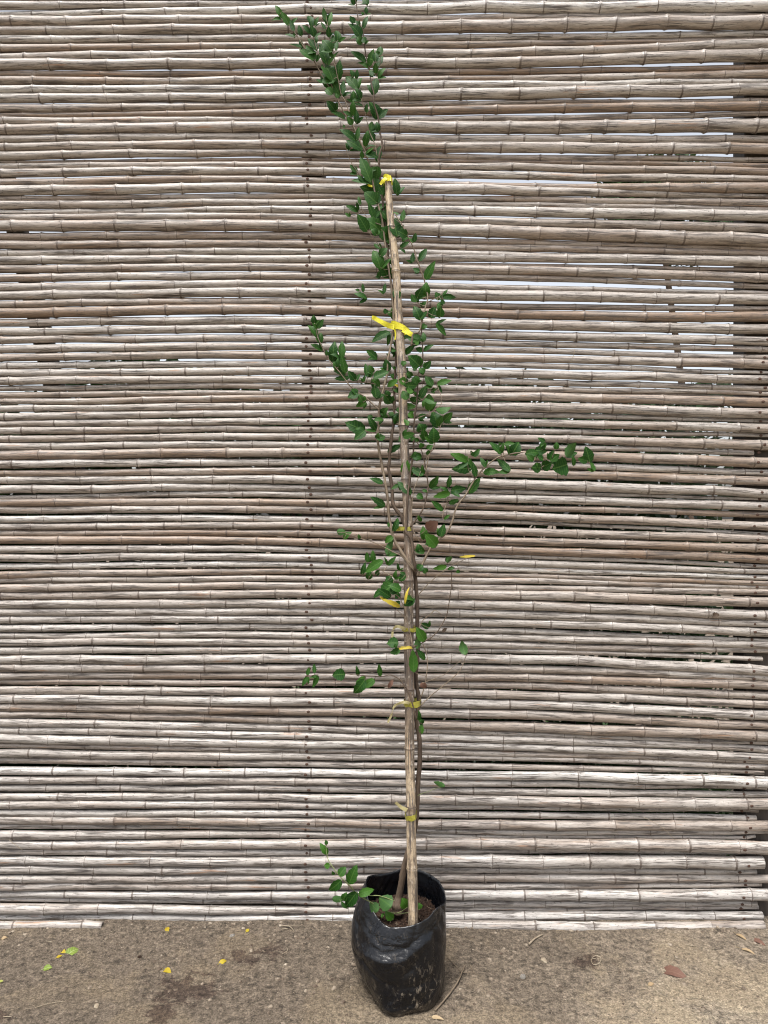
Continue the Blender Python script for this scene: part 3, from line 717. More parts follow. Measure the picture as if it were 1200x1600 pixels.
# leaves: base -> tip and apparent width, in the frame of each zoomed look at the photograph; optional kind
LV = []
def LL(fr, items):
    x0, y0, s = fr
    for it in items:
        LV.append((x0 + it[0] / s, y0 + it[1] / s, x0 + it[2] / s, y0 + it[3] / s, it[4] / s, it[5] if len(it) > 5 else 'g'))
LL(A6, [(120,160,70,60,40,'l'),(195,240,125,125,45,'l'),(235,290,205,200,35),(240,345,165,320,25),(305,335,280,245,40),(310,440,210,415,40),(415,560,305,470,80),(440,560,360,440,60),
 (405,240,380,145,50),(430,235,460,165,30),(390,310,325,240,35),(425,340,400,250,50),(450,470,380,370,55),(440,400,450,340,30),(540,190,515,90,30,'l'),(555,235,580,120,50,'l'),(530,275,495,215,25),
 (565,350,560,260,40),(590,470,510,375,70),(650,380,640,285,50),(620,450,600,340,50),(630,470,640,390,30),(550,600,490,420,70),(600,540,570,490,30),(610,740,520,600,110),(560,810,510,690,80),
 (650,750,660,585,70),(510,780,455,750,40),(670,890,590,760,90),(685,890,700,770,40),(590,880,540,830,60),(650,920,630,880,30),(625,1040,555,955,60),(715,1110,600,1050,50),(780,1170,740,1100,50),
 (825,820,735,720,70),(790,720,775,660,40),(820,740,830,660,20),(865,925,820,830,50),(800,950,790,860,50),(800,960,870,990,30),(790,1080,790,960,40),(820,1150,820,1040,40),(910,1050,920,980,20),
 (800,40,780,-30,50),(925,40,890,-20,50),(870,340,770,230,90),(800,215,765,160,50),(850,230,810,195,25),(885,260,920,160,40),(910,130,915,70,30),(890,140,870,115,25),(870,410,830,350,60),(900,400,890,350,40),
 (910,575,790,490,20),(940,620,975,480,45),(1000,570,1000,500,50),(1040,520,1045,445,50),(1020,620,1060,530,45),(1000,690,1000,600,40),(980,710,945,670,30),(1020,720,1080,640,40),(985,870,1000,740,75),
 (1020,1100,960,960,95),(960,1220,965,1150,50),(1030,1230,1010,1150,45),(985,1325,950,1220,50),(900,1370,925,1240,35),(880,1400,750,1320,100),(820,1310,690,1220,60),(740,1400,730,1340,30),(710,1200,700,1170,20),
 (910,1430,1010,1470,60),(1020,1500,1040,1370,35),(880,1480,870,1420,30),(930,1560,880,1500,70)])
LL(N1, [(105,115,50,55,45),(235,200,150,0,80),(275,290,270,110,105),(200,220,120,150,30),(350,320,310,250,50),(480,320,465,190,60),(290,400,190,310,100),(140,420,120,350,25),(115,480,20,430,30),(40,530,0,500,25,'l'),
 (265,545,220,420,50),(370,580,290,470,75),(380,400,370,600,40),(205,665,125,530,85),(330,650,190,560,110),(290,700,250,650,60),(420,720,320,650,110),(460,790,360,730,40,'l'),(485,715,450,570,95),(575,710,500,670,70),
 (500,510,450,490,25,'l'),(530,570,545,480,40),(640,770,655,695,35),(510,820,585,770,35),(690,945,750,845,50),(630,960,630,880,35),(750,1120,825,970,60),(690,1050,640,1020,40),(750,1280,750,1160,70),(670,1290,710,1210,55),
 (660,1330,620,1270,60),(720,1370,750,1330,40),(700,1490,650,1380,75),(800,1480,830,1390,75),(880,1310,850,1245,55),(910,1280,1015,1285,45),(900,1370,860,1350,80),(890,1470,890,1390,60),(925,1350,895,1310,30),
 (330,1010,270,860,90),(400,1100,330,960,90),(440,1090,400,1040,60),(320,1100,310,1050,35),(360,1250,370,1170,30),(430,980,440,930,40),(500,1300,460,1210,60),(200,1290,100,1250,45),(130,1225,95,1215,25),
 (165,1240,160,1170,25),(320,830,270,790,40),(380,1440,365,1400,40),(430,1450,400,1420,50),(460,1500,440,1400,50),(330,200,350,330,60),(300,60,290,180,60),(340,480,400,560,60),(320,900,380,830,60)])
LL(Z5, [(230,185,215,100,55),(265,240,320,150,50),(260,330,175,210,55),(300,400,300,300,50),(315,490,205,420,50),(375,550,365,495,35),(430,620,450,415,90),(540,580,540,410,65),(520,740,450,640,60),(580,750,540,580,50),
 (500,680,490,590,40),(690,830,620,740,70),(620,800,480,810,25),(718,975,620,1020,85),(780,1080,730,1000,60),(810,1070,715,1120,60,'l'),(940,580,835,500,70),(830,790,810,660,40),(900,740,850,670,50),(900,800,1050,740,80),
 (1060,730,1040,610,80),(880,790,850,760,40),(920,920,880,830,50),(930,1030,910,900,80),(780,850,800,780,30),(1080,270,910,370,50),(1080,560,1050,530,30),(1140,480,1090,500,60),(800,1410,610,1320,120),(800,1400,700,1490,90),
 (930,1400,850,1260,45),(890,1240,840,1235,30),(1010,1270,905,1280,25),(940,1500,1020,1470,70),(980,1220,1050,1150,60)])
LL(R7, [(780,340,640,300,90),(730,390,760,360,40,'l'),(620,490,710,400,50),(800,460,740,430,50),(810,450,900,395,40),(840,180,800,220,50),(820,350,810,270,40),(940,170,1030,280,30),(570,330,580,200,30),(530,430,590,350,40),
 (540,480,470,450,60),(620,560,590,610,45),(770,610,670,520,110),(730,660,710,630,40),(820,680,770,640,60),(830,640,880,570,50),(560,700,660,680,70),(520,640,490,625,30),(900,820,840,730,65),(950,800,1080,765,50,'l'),
 (740,820,620,810,60),(740,790,720,720,70),(560,900,600,860,90),(620,780,560,760,70,'l'),(440,820,530,760,50,'l'),(500,870,570,850,50,'l'),(470,1000,410,920,80),(440,920,420,870,50),(640,870,700,880,50,'l'),(770,950,840,830,60),
 (890,870,950,850,30),(700,1000,740,940,80),(620,990,560,950,70,'l'),(600,1040,720,1030,60,'l'),(870,1070,870,920,90,'l'),(820,960,920,1000,40,'l'),(940,1090,1070,1060,60,'l'),(960,1240,920,1100,110),(1020,1190,1100,1110,65),
 (920,1410,920,1270,100),(760,1160,830,1120,50),(800,1290,770,1220,100),(830,1380,810,1280,60),(550,1190,560,1100,120),(620,1210,660,1190,60,'l'),(370,1120,420,1080,60,'l'),(450,1110,500,1110,40,'l'),(300,1170,360,1160,30),
 (600,1350,700,1320,60),(600,1410,570,1340,50),(440,1510,560,1440,40),(860,1480,900,1440,50),(680,1380,720,1360,40),(800,1460,780,1420,50),(840,1540,880,1490,30),(700,1560,780,1560,50),(760,1400,720,1370,40),
 (590,720,640,640,50),(640,960,600,880,70),(700,900,650,820,60),(520,740,470,700,50),(530,1060,600,1090,50),(690,720,640,690,50),(590,840,500,800,30,'y'),(660,1100,700,1150,50,'l')])
LL(N2, [(460,265,440,125,85,'l'),(495,430,385,330,60),(385,340,320,380,25),(610,250,510,200,60),(590,90,500,80,50),(670,370,740,280,55),(550,440,600,470,50),(600,390,640,410,25),(790,590,700,510,35),(860,420,725,455,50,'l'),
 (870,400,990,380,60),(840,370,860,270,40),(850,520,930,490,40),(1030,120,890,60,60,'l'),(1080,80,1130,20,40),(1060,190,905,195,80),(1100,270,1075,150,35),(1035,420,1125,300,70),(1195,180,1150,100,35),(230,330,125,290,30),
 (250,540,135,470,35),(330,780,370,670,35),(285,740,280,700,20),(620,860,610,750,60,'l'),(730,920,640,820,90,'l'),(770,830,800,730,55),(590,690,560,640,30),(640,760,730,700,90,'b'),(575,960,560,905,50),(620,980,540,970,30),
 (800,670,850,630,20),(320,830,255,880,50,'l'),(260,1000,310,880,35,'l'),(275,1100,340,1030,35),(15,850,0,815,25),(90,1070,80,990,40),(140,1070,135,975,45),(230,1055,85,1150,60,'l'),(30,1190,60,1090,30),(90,1230,110,1160,55),
 (165,1190,190,1150,35),(380,1150,370,1090,20),(340,1230,350,1160,30),(440,1190,390,1240,50),(280,1240,300,1200,50),(400,1330,300,1290,60),(320,1280,220,1370,90),(230,1330,150,1390,40),(380,1400,350,1370,50),
 (300,1400,200,1330,60),(260,1430,210,1400,35,'y'),(400,1490,260,1430,50,'y'),(430,1455,465,1320,25,'y'),(520,1410,440,1470,70),(560,1140,600,1100,60),(640,1170,610,1130,45),(830,1110,720,1130,35,'l'),(830,1070,870,1020,35,'l'),
 (900,1120,840,1135,25),(950,1150,920,1165,30),(1100,1010,970,1020,25,'y'),(-200,790,-130,780,50,'l'),(-140,850,-80,790,45),(330,1280,260,1240,60),(300,1360,370,1310,60),(390,1440,330,1480,40)])
LL(N3, [(415,245,340,165,45),(500,250,550,165,75),(440,165,510,165,25),(410,180,400,160,25),(485,380,400,300,45),(275,385,385,385,45),(290,340,265,285,25),(610,240,700,235,50),(680,220,760,225,60),(740,210,745,150,40),
 (760,155,710,125,30),(670,300,620,260,40),(745,290,700,265,35),(725,355,660,355,60),(735,350,800,320,70),(790,290,820,230,45),(800,300,860,255,50),(845,210,850,160,35),(930,330,830,360,110),(925,265,985,170,60,'l'),
 (985,340,975,265,25),(1110,310,1080,205,75),(1145,380,1110,310,30),(1090,300,1025,285,50)])
LL(N4, [(620,370,555,260,75,'l'),(550,440,560,350,50,'l'),(520,660,510,480,65,'l'),(625,545,560,460,35),(660,245,590,210,40),(370,385,280,390,75),(340,430,360,400,30),(510,425,365,440,30,'y'),(390,460,310,480,45),
 (1000,495,970,385,65,'l'),(205,700,195,600,35),(570,1120,570,1040,25),(605,1150,575,1110,40),(590,1240,590,1150,35,'l'),(320,740,280,810,20,'b'),(600,760,625,810,50,'b')])
LL(N6, [(470,320,370,330,85),(600,340,585,260,20),(660,380,570,490,80),(750,370,650,440,55,'l'),(670,350,590,390,30,'l'),(120,330,135,265,30),(190,310,185,235,30),(225,340,180,430,35),(120,345,80,420,20)])
LL(B4, [(235,400,230,378,15),(240,450,205,400,25,'l'),(250,510,225,508,22,'l'),(275,555,265,540,15),(300,560,330,520,30),(350,605,385,520,45),(310,590,255,635,40),(390,650,340,715,45),(320,690,335,655,28),(265,680,320,685,12,'l'),
 (310,700,340,730,15),(400,660,470,635,15,'l'),(570,720,515,680,60,'l'),(500,745,465,705,40,'l'),(580,790,545,755,35,'l'),(655,725,630,685,45,'l'),(720,735,710,705,25,'l'),(850,95,800,75,20,'l'),(530,772,520,762,18,'l')])

def leaf(mb, base, tip, width, nrm, mat_i, rnd, curl=.12, ns=8, cols=(-1, -.55, 0, .55, 1), serr=.07):
    """toothed ovate leaf: folded along the midrib and bent along its length"""
    ax = tip - base; L = ax.length; ax.normalize(); side = ax.cross(nrm).normalized(); n = side.cross(ax)
    vs = []; la = []; fold = random.uniform(.10, .35); tw = random.uniform(-.35, .35); bend = random.uniform(-.1, 1.) * curl * L
    ns2 = ns
    for j in range(ns2 + 1):
        t = j / ns2; wv = (math.sin(math.pi * t ** .82) ** .75) * (1 - .18 * t) if 0 < t < 1 else (0.04 if t == 0 else 0.0)
        if 0 < j < ns2: wv *= 1 + serr * (1 if j % 2 else -1) + random.uniform(-.04, .04)
        s2 = side * math.cos(tw * (t - .5)) + n * math.sin(tw * (t - .5))
        for c in cols:
            wob = random.uniform(-.03, .03) * width * abs(c)
            vs.append(base + ax * (L * t - abs(c) * width * .06) + s2 * (c * wv * width / 2) + n * (abs(c) * wv * width * .5 * fold + wob - bend * 4 * (t - .5) ** 2 + bend * 1.0 * (1 if False else 0)))
            la.append((c * max(wv, .1), t, rnd))
    k = len(cols)
    fs = [(j * k + i, j * k + i + 1, (j + 1) * k + i + 1, (j + 1) * k + i) for j in range(ns2) for i in range(k - 1)]
    mb.add(vs, fs, {'la': la}, mat_i)

bobj = {}; bpath = {}; bm_tw = {}; bm_lf = {}
for nm, (pts, r0, r1, off, woody) in BR.items():
    w3 = [P(x, y, Yd(y) + off + (.02 * noise.noise(Vector((x * .02, y * .02, off * 40))))) for x, y in pts]
    if nm == 'shoot': w3 = [P(x, y, 2.10 + .03 * math.sin(i)) if x < 575 else P(x, y, 2.12) for i, (x, y) in enumerate(pts)]
    if nm == 'shoot2': w3 = [P(x, y, 2.11) for x, y in pts]
    sp = smooth_path(w3, 4); n = len(sp)
    jit = [Vector((noise.noise(p * 45), noise.noise(p * 45 + Vector((9, 0, 0))), noise.noise(p * 45 + Vector((0, 9, 0))))) * .0016 for p in sp]
    sp = [p + j for p, j in zip(sp, jit)]
    rads = [(r0 + (r1 - r0) * i / (n - 1)) / F * 2.25 * (1 + .12 * math.sin(i * 1.3)) for i in range(n)]
    mb = MB(); tube(mb, sp, rads, 8 if woody else 6, u0=len(nm), rough=.15)
    bm_tw[nm] = mb; bm_lf[nm] = MB(); bpath[nm] = sp
order = list(BR)
allp = [(nm, p) for nm in order for p in bpath[nm]]
arr = np.array([tuple(p) for _, p in allp])
scr = np.stack([arr[:, 0] / arr[:, 1] * F + 600, 800 - (arr[:, 2] - CZ) / arr[:, 1] * F], 1)
MI = {'g': 0, 'l': 0, 'y': 1, 'b': 2}
for (bx, by, tx, ty, wd, kd) in LV:
    dd = np.hypot(scr[:, 0] - bx, scr[:, 1] - by) + np.where(np.char.startswith(np.array([a for a, _ in allp]), 'stem'), 2.5, 0) if False else np.hypot(scr[:, 0] - bx, scr[:, 1] - by)
    j = int(dd.argmin()); nm = allp[j][0]; near = allp[j][1]; Yn = near.y + random.uniform(-.035, .02)
    if by > 1390: Yn = near.y - .01
    if 575 < bx < 640 and 250 < by < 700: Yn = min(Yn, Yd(by) + .02)
    Lpx = math.hypot(tx - bx, ty - by)
    base = P(bx, by, Yn); dy = random.uniform(-.35, .35) * Lpx / F * Yn
    tip = P(tx, ty, Yn + dy)
    ax = (tip - base).normalized()
    nrm = Vector((random.uniform(-.45, .45), -1, random.uniform(-.1, .75))); nrm = (nrm - ax * nrm.dot(ax)).normalized()
    fac = max(.6, abs(nrm.y))
    rnd = random.uniform(.0, .55) if kd == 'g' else random.uniform(.7, 1.2)
    flip = kd == 'l' and random.random() < .35
    if flip: nrm_ = -nrm
    else: nrm_ = nrm
    ov = 1.22
    leaf(bm_lf[nm], base, base + (tip - base) * ov, (wd if kd == 'y' else max(wd, Lpx * .38) * 1.36) / F * Yn / fac, nrm_, MI[kd], rnd, .18 if kd != 'b' else .35)
    if kd in 'gl' and random.random() < (.72 if by < 720 else .4) and Lpx > 8 and by < 1100:      # its pair on the other side of the node
        a_ = random.choice((-1, 1)) * random.uniform(.6, 1.4); dx_, dz_ = (tx - bx) * .85, (ty - by) * .85
        t2 = P(bx + dx_ * math.cos(a_) - dz_ * math.sin(a_), by + dx_ * math.sin(a_) + dz_ * math.cos(a_), Yn + .3 * Lpx / F * Yn * random.uniform(-1, 1)); b2_ = base + Vector((0, .006, 0))
        n2_ = Vector((random.uniform(-.5, .5), -1, random.uniform(0, .9)))
        leaf(bm_lf[nm], b2_, t2, max(wd, Lpx * .36) * random.uniform(.8, 1.1) / F * Yn, n2_, 0, random.uniform(0, .7), .2)
    gap = (near - base).length
    if gap > .002:
        midp = (near + base) / 2 + Vector((0, random.uniform(-.004, .004), -gap * .06))
        tube(bm_tw[nm], smooth_path([near, midp, base], 3), [.0009] * 7, 5, u0=bx)
LM = [M['leaf'], M['leaf_y'], M['leaf_b']]
for nm in order:
    woody = BR[nm][4]
    o = bm_tw[nm].build('branch' if not nm.startswith('stem') else 'stem', M['twig'] if not nm.startswith('shoot') and not nm == 'twigW' else M['gtwig'], sap)
    if nm in ('stemB', 'stemC', 'twigD', 'twigF', 'twigJ', 'twigV'):
        o.data.materials[0] = M['bark'] if nm in ('stemB', 'stemC', 'twigD', 'twigJ', 'twigV') else M['twig']
    if bm_lf[nm].v: bm_lf[nm].build('foliage', LM, o)

# ---------------------------------------------------------------- yellow ties
def ribbon(mb, pts, wd, th=.0006, up=Vector((0, 0, 1))):
    """flat tape along pts, with thickness; pts: list of (Vector, width scale, tilt)"""
    n = len(pts); vs = []; 
    for i in range(n):
        p, s, tl = pts[i]; T = (pts[min(i + 1, n - 1)][0] - pts[max(i - 1, 0)][0]).normalized()
        a = (up - T * up.dot(T)).normalized(); b = T.cross(a); a2 = a * math.cos(tl) + b * math.sin(tl); b2 = T.cross(a2)
        for sa, sb in ((1, 1), (-1, 1), (-1, -1), (1, -1)): vs.append(p + a2 * (sa * wd * s / 2) + b2 * (sb * th / 2))
    fs = [(i * 4 + k, i * 4 + (k + 1) % 4, (i + 1) * 4 + (k + 1) % 4, (i + 1) * 4 + k) for i in range(n - 1) for k in range(4)] + [(3, 2, 1, 0), tuple((n - 1) * 4 + k for k in range(4))]
    mb.add(vs, fs)
def skpt(py):
    z = P(0, py, Yd(py)).z; x, y = sk_c(z); return Vector((x, y, z)), float(np.interp(z, Z_, R_))
def loop(py, x0, x1, wd, slope=0., seed=0):
    """band round stake and stem from photo x0 to x1"""
    c, r = skpt(py); xa = (x0 - 600) / F * c.y; xb = (x1 - 600) / F * c.y; m = (xa + xb) / 2; h = (xb - xa) / 2; pts = []
    for k in range(33):
        a = 2 * math.pi * k / 32; x = m + h * math.cos(a); y = c.y + .008 + max(r + .012, .016) * math.sin(a)
        if math.sin(a) < -.2 : y = min(y, c.y - r - .0015) if abs(x - c.x) < r else y
        z = c.z - slope * (x - m) + .0008 * math.sin(5 * a + seed)
        pts.append((Vector((x, y, z)), 1 + .12 * math.sin(3 * a + seed), .15 * math.sin(2 * a)))
    mb = MB(); ribbon(mb, pts, wd); return mb, c, r
def tie(name, label, py, x0, x1, wd, mat, slope=0., tails=(), seed=0):
    mb, c, r = loop(py, x0, x1, wd, slope, seed)
    root = empty(name, c); tag(root, label, 'plant tie', 'yellow ties round the stake and sapling')
    mb.build('band', mat, root, False)
    for pts, tw, tm in tails:
        tb = MB(); p3 = smooth_path([P(x, y, c.y - r - .006 - dy) for x, y, dy in pts], 4); n = len(p3)
        ribbon(tb, [(p, 1 - .4 * i / n, .25 * math.sin(i * .7 + seed)) for i, p in enumerate(p3)], tw, up=Vector((.3, 0, 1))); tb.build('tail', tm, root, False)
    return root
px = 2.3 / F
tie('yellow_tie', 'bright yellow tie wrapped over the very top of the stake', 281, 599, 613, 10 * px, M['tape'], .18, [([(604, 278, 0), (598, 283, 0), (594, 288, 0)], 6 * px, M['tape']), ([(583, 291, -.02), (577, 290, -.02), (574, 287, -.02)], 4 * px, M['tape'])], 1)
tie('yellow_tie', 'bright yellow tie knotted round the stake, with a long loose end flying left', 512.5, 611, 640, 10 * px, M['tape'], .42, [([(616, 511, 0), (606, 508, .004), (594, 502, .01), (585, 497, .012), (581, 496, .012)], 9 * px, M['tape']), ([(617, 514, -.01), (618, 522, -.01), (617, 531, -.01)], 3 * px, M['tape']), ([(630, 514, .004), (637, 519, .006), (644, 523, .006)], 10 * px, M['tape'])], 2)
tie('yellow_tie', 'faded olive yellow tie above the fork where the stems leave the stake', 826, 615, 643, 6 * px, M['tape_old'], 0., [], 3)
tie('yellow_tie', 'yellow tie with a short curled tail bending down at its left', 983, 628, 652, 5.5 * px, M['tape_old'], 0.03, [([(634, 983, 0), (626, 980, .004), (619, 979, .006), (614, 985, .008), (613, 996, .008)], 5 * px, M['tape_straw'])], 4)
tie('yellow_tie', 'yellow tie with a thin pale tail hanging down to its left', 1099, 631, 657, 8 * px, M['tape_old'], 0., [([(640, 1099, 0), (633, 1097, .002), (624, 1099, .004), (616, 1104, .008), (612, 1116, .01), (606, 1129, .01)], 4.5 * px, M['tape_straw'])], 5)
tie('yellow_tie', 'small greenish yellow tie lowest on the stake, just above the bag', 1275, 633, 651, 7 * px, M['tape_old'], -.1, [([(636, 1266, 0), (628, 1262, .003), (618, 1254, .005)], 6 * px, M['tape_straw'])], 6)

# ---------------------------------------------------------------- things lying on the ground
def gpt(px_, py_):
    Y = CZ * F / (py_ - 800); x = (px_ - 600) / F * Y; return Vector((x, Y, gh(x, Y)))
def fallen(label, px_, py_, lpx, wpx, ang, kind, name='fallen_leaf', grp='leaves fallen on the dirt'):
    p = gpt(px_, py_); s = p.y / F; mb = MB(); L = lpx * s; a = R(ang)
    dirv = Vector((math.cos(a), math.sin(a) * 1.25, .10)) * L; base = p - dirv / 2 + Vector((0, 0, .004))
    leaf(mb, base, base + dirv, wpx * s * 1.1, Vector((random.uniform(-.2, .2), -.35, 1)).normalized(), 0, random.uniform(.2, 1), .3)
    tube(mb, [base, base - dirv * .12 + Vector((0, 0, -.001)), base - dirv * .25 + Vector((0, 0, -.002))], [.0008] * 3, 5, attr=False)
    o = mesh_thing(mb, name, {'y': M['leaf_y'], 'g': M['leaf_yg'], 'b': M['leaf_b'], 't': M['leaf_tan']}[kind], p)
    return tag(o, label, 'leaf', grp)
M['leaf_yg'] = leaf_mat('half_yellow_leaf', (.13, .20, .03), (.30, .31, .07), (.33, .38, .12), (.38, .42, .2))
M['leaf_tan'] = leaf_mat('tan_leaf', (.24, .16, .085), (.34, .26, .16), (.34, .27, .19), (.28, .22, .13), .1, .7)
fallen('large half green, half yellow leaf on the dirt at left', 114, 1488, 26, 15, 38, 'g')
fallen('small yellow leaf touching the left side of the large green and yellow one', 99, 1489, 9, 7, -20, 'y')
fallen('tiny pale yellow leaf just below the large green and yellow one', 93, 1497, 8, 5, 30, 'y')
fallen('round yellow green leaf low at the left edge of the dirt', 75, 1514, 13, 11, 10, 'g')
fallen('crinkled bright yellow leaf halfway between the left edge and the bag', 261, 1517, 17, 10, -25, 'y')
fallen('small yellow leaf close to the foot of the fence, left of the bag', 261, 1452, 12, 7, 110, 'y')
fallen('curled yellow leaf beside the dark damp patch left of the bag', 349, 1502, 14, 8, 35, 'y')
fallen('tiny yellow speck of a leaf near the fence foot left of the damp patch', 387, 1455, 7, 5, 60, 'y')
fallen('small tan leaf near the fence foot at the far left', 7, 1467, 9, 6, 20, 't')
fallen('large reddish brown dry leaf lying alone on the dirt at right', 1052, 1521, 44, 19, -32, 'b')
fallen('curled brown dry leaf by the right end of the fence foot', 1186, 1473, 20, 9, -60, 'b')
fallen('tan strip of dry leaf lying below the right end of the fence', 1158, 1466, 18, 7, -65, 't')
fallen('second tan strip of dry leaf, lower and curled, near the right edge', 1168, 1488, 22, 6, -40, 't')
fallen('pale tan dry leaf lying flat right of the bag near the fence', 1018, 1540, 10, 6, 10, 't')
fallen('small dry tan leaf against the front foot of the bag at its right', 684, 1590, 20, 7, -20, 't')
fallen('green leaf tip at the far left edge of the dirt', 1, 1536, 8, 5, 10, 'g')

def twig_thing(name, label, pts, r, mat, cat='twig', grp=None, lift=.0015):
    mb = MB(); w3 = []
    for q in pts: p = gpt(q[0], q[1]); w3.append(p + Vector((0, 0, lift + r + (q[2] if len(q) > 2 else 0))))
    sp = smooth_path(w3, 5); tube(mb, sp, [r * (1 - .5 * i / len(sp)) for i in range(len(sp))], 7, u0=pts[0][0], rough=.2)
    return tag(mesh_thing(mb, name, mat, w3[0]), label, cat, grp)
G2 = 'twigs and straws on the dirt'
mbk = MB()
def forked(name, label, mat, *strands):
    mb = MB()
    for pts, r in strands:
        w3 = [gpt(q[0], q[1]) + Vector((0, 0, .0015 + r + (q[2] if len(q) > 2 else 0))) for q in pts]
        sp = smooth_path(w3, 5); tube(mb, sp, [r * (1 - .4 * i / len(sp)) for i in range(len(sp))], 7, u0=pts[0][0], rough=.2)
    return tag(mesh_thing(mb, name, mat, gpt(*strands[0][0][0][:2])), label, 'twig', G2)
forked('dry_twig', 'long bent dry twig with a forked end, curving out from the bag foot', M['twig'],
       ([(680, 1578), (700, 1560, .003), (714, 1543, .005), (723, 1525, .004), (727, 1514)], .0028), ([(722, 1527, .003), (712, 1515, .003), (695, 1494)], .0012), ([(723, 1526, .003), (740, 1526), (756, 1535)], .0011), ([(740, 1526), (735, 1513)], .0016))
twig_thing('dry_twig', 'short thick pale twig lying near the fence right of the bag', [(827, 1476), (836, 1466), (848, 1460)], .0036, M['straw'], grp=G2)
twig_thing('straw', 'long thin pale straw lying low on the dirt at left', [(55, 1576), (75, 1570), (100, 1566)], .0012, M['straw'], 'straw', G2)
twig_thing('straw', 'short pale straw at the bottom left corner of the dirt', [(5, 1591), (18, 1591)], .0012, M['straw'], 'straw', G2)
twig_thing('straw', 'short pale straw below the large green and yellow leaf', [(72, 1473), (82, 1474)], .0012, M['straw'], 'straw', G2)
twig_thing('straw', 'thin pale straw lying level below the fence at right', [(1072, 1478), (1085, 1479), (1102, 1480)], .0010, M['straw'], 'straw', G2)
forked('straw', 'curled pale fibres tangled at the fence foot left of the bag', M['straw'], ([(440, 1450), (452, 1452, .004), (460, 1458)], .0016), ([(441, 1453), (450, 1454)], .0012), ([(444, 1449), (470, 1447)], .0007))
forked('straw', 'pale curled fibre left of the bag, midway down the dirt', M['straw'], ([(441, 1492), (449, 1488, .003), (448, 1482)], .0012))
forked('root_scrap', 'small loop of brown root lying on the dirt right of the bag', M['straw'],
       ([(925, 1498), (932, 1496, .003), (939, 1500, .003), (936, 1507), (927, 1508), (924, 1502, .002), (931, 1499)], .0014))
def stone(label, px_, py_, r, seed, mat=None, name='stone'):
    p = gpt(px_, py_); bm = bmesh.new(); bmesh.ops.create_icosphere(bm, subdivisions=3, radius=1)
    for v in bm.verts:
        k = 1 + .28 * noise.noise(v.co * 1.4 + Vector((seed, 0, 0))) + .08 * noise.noise(v.co * 4 + Vector((0, seed, 0)))
        v.co = Vector((v.co.x * 1.25, v.co.y * .9, v.co.z * .6)) * k * r
    me = bpy.data.meshes.new(name); bm.to_mesh(me); bm.free(); me.materials.append(mat or M['stone']); me.polygons.foreach_set('use_smooth', [True] * len(me.polygons))
    o = bpy.data.objects.new(name, me); C.objects.link(o); o.location = p + Vector((0, 0, r * .15)); o.rotation_euler.z = seed
    return tag(o, label, 'stone', 'small stones on the dirt')
stone('small bluish grey stone on the dirt right of the bag', 817, 1526, .0085, 1)
stone('pale brown stone right of the bag, nearer the fence', 850, 1500, .010, 2, M['straw'])
stone('dark little stone on the dirt midway between left edge and bag', 218, 1496, .006, 3, M['soil'])
stone('small round grey pebble by the fence foot left of the bag', 363, 1461, .008, 4)
stone('pale chip of stone at left, right of the thin straw', 151, 1572, .008, 5, M['straw'])

# loose crumbs and grit
mb = MB(); rg = random.Random(5)
for k in range(420):      # bigger crumbly clods, mostly near the fence and on the left
    x = rg.uniform(-1.6, 1.45); y = 2.52 - .62 * rg.random() ** 1.5
    if (x - .05) ** 2 + (y - 2.17) ** 2 < .16 ** 2: continue
    rock(mb, (x, y, gh(x, y) + .001), rg.uniform(.003, .0085), 7000 + k, .5)
for k in range(22000):
    x = rg.uniform(-1.7, 1.5); y = 1.78 + (2.52 - 1.78) * rg.random()
    dn = noise.noise(Vector((x * 2.3, y * 3.1, 11)))
    if rg.random() > .45 + dn + .35 * (y - 2.1): continue
    if (x - .05) ** 2 + (y - 2.17) ** 2 < .145 ** 2: continue
    r = min(.0009 * math.exp(rg.gauss(0, .62)) , .007); rock(mb, (x, y, gh(x, y) + r * .25), r, k)
cr = mb.build('grit', M['crumb'], None, False); tag(cr, 'loose crumbs of earth and grit scattered over the dirt', 'grit', kind='stuff')

# ---------------------------------------------------------------- bits caught on the fence
def stuck(label, px_, py_, l, wd, ang, name='dead_leaf', mat=None):
    p = P(px_, py_, YF - .008); s = YF / F; mb = MB(); dv = Vector((math.cos(R(ang)), -.15, math.sin(R(ang)))) * l * s
    leaf(mb, p - dv / 2, p + dv / 2, wd * s, Vector((.1, -1, .2)), 0, .1, .4, serr=.2)
    return tag(mesh_thing(mb, name, mat or M['leaf_b'], p), label, 'leaf', 'dead leaves caught on the fence')
stuck('crumpled dark brown dead leaf stuck on a cane near the right edge', 1119, 961, 13, 9, 10, mat=M['bark'])
stuck('small dark dead leaf stuck on a bright white cane right of the stake', 695, 984, 9, 6, 40, mat=M['bark'])
def fibre(label, pts):
    mb = MB(); w3 = [P(x, y, YF - .012 - dz) for x, y, dz in pts]; sp = smooth_path(w3, 4); tube(mb, sp, [.0008] * len(sp), 5)
    return tag(mesh_thing(mb, 'dry_fibre', M['straw'], w3[0]), label, 'fibre', 'dry fibres caught on the fence')
fibre('long pale dry fibre slanting across canes low on the right', [(1006, 1277, 0), (1020, 1284, .006), (1038, 1296, .008), (1055, 1312, .004)])
fibre('short pale dry fibre slanting across canes low at the far left', [(14, 1312, 0), (24, 1320, .006), (36, 1329, .003)])
fibre('pale dry fibre hanging between canes at upper right, below the knots', [(935, 597, 0), (943, 603, .006), (955, 611, .003)])
fibre('dark looped fibre dangling between canes at upper right', [(898, 545, 0), (896, 556, .004), (891, 567, .002)])

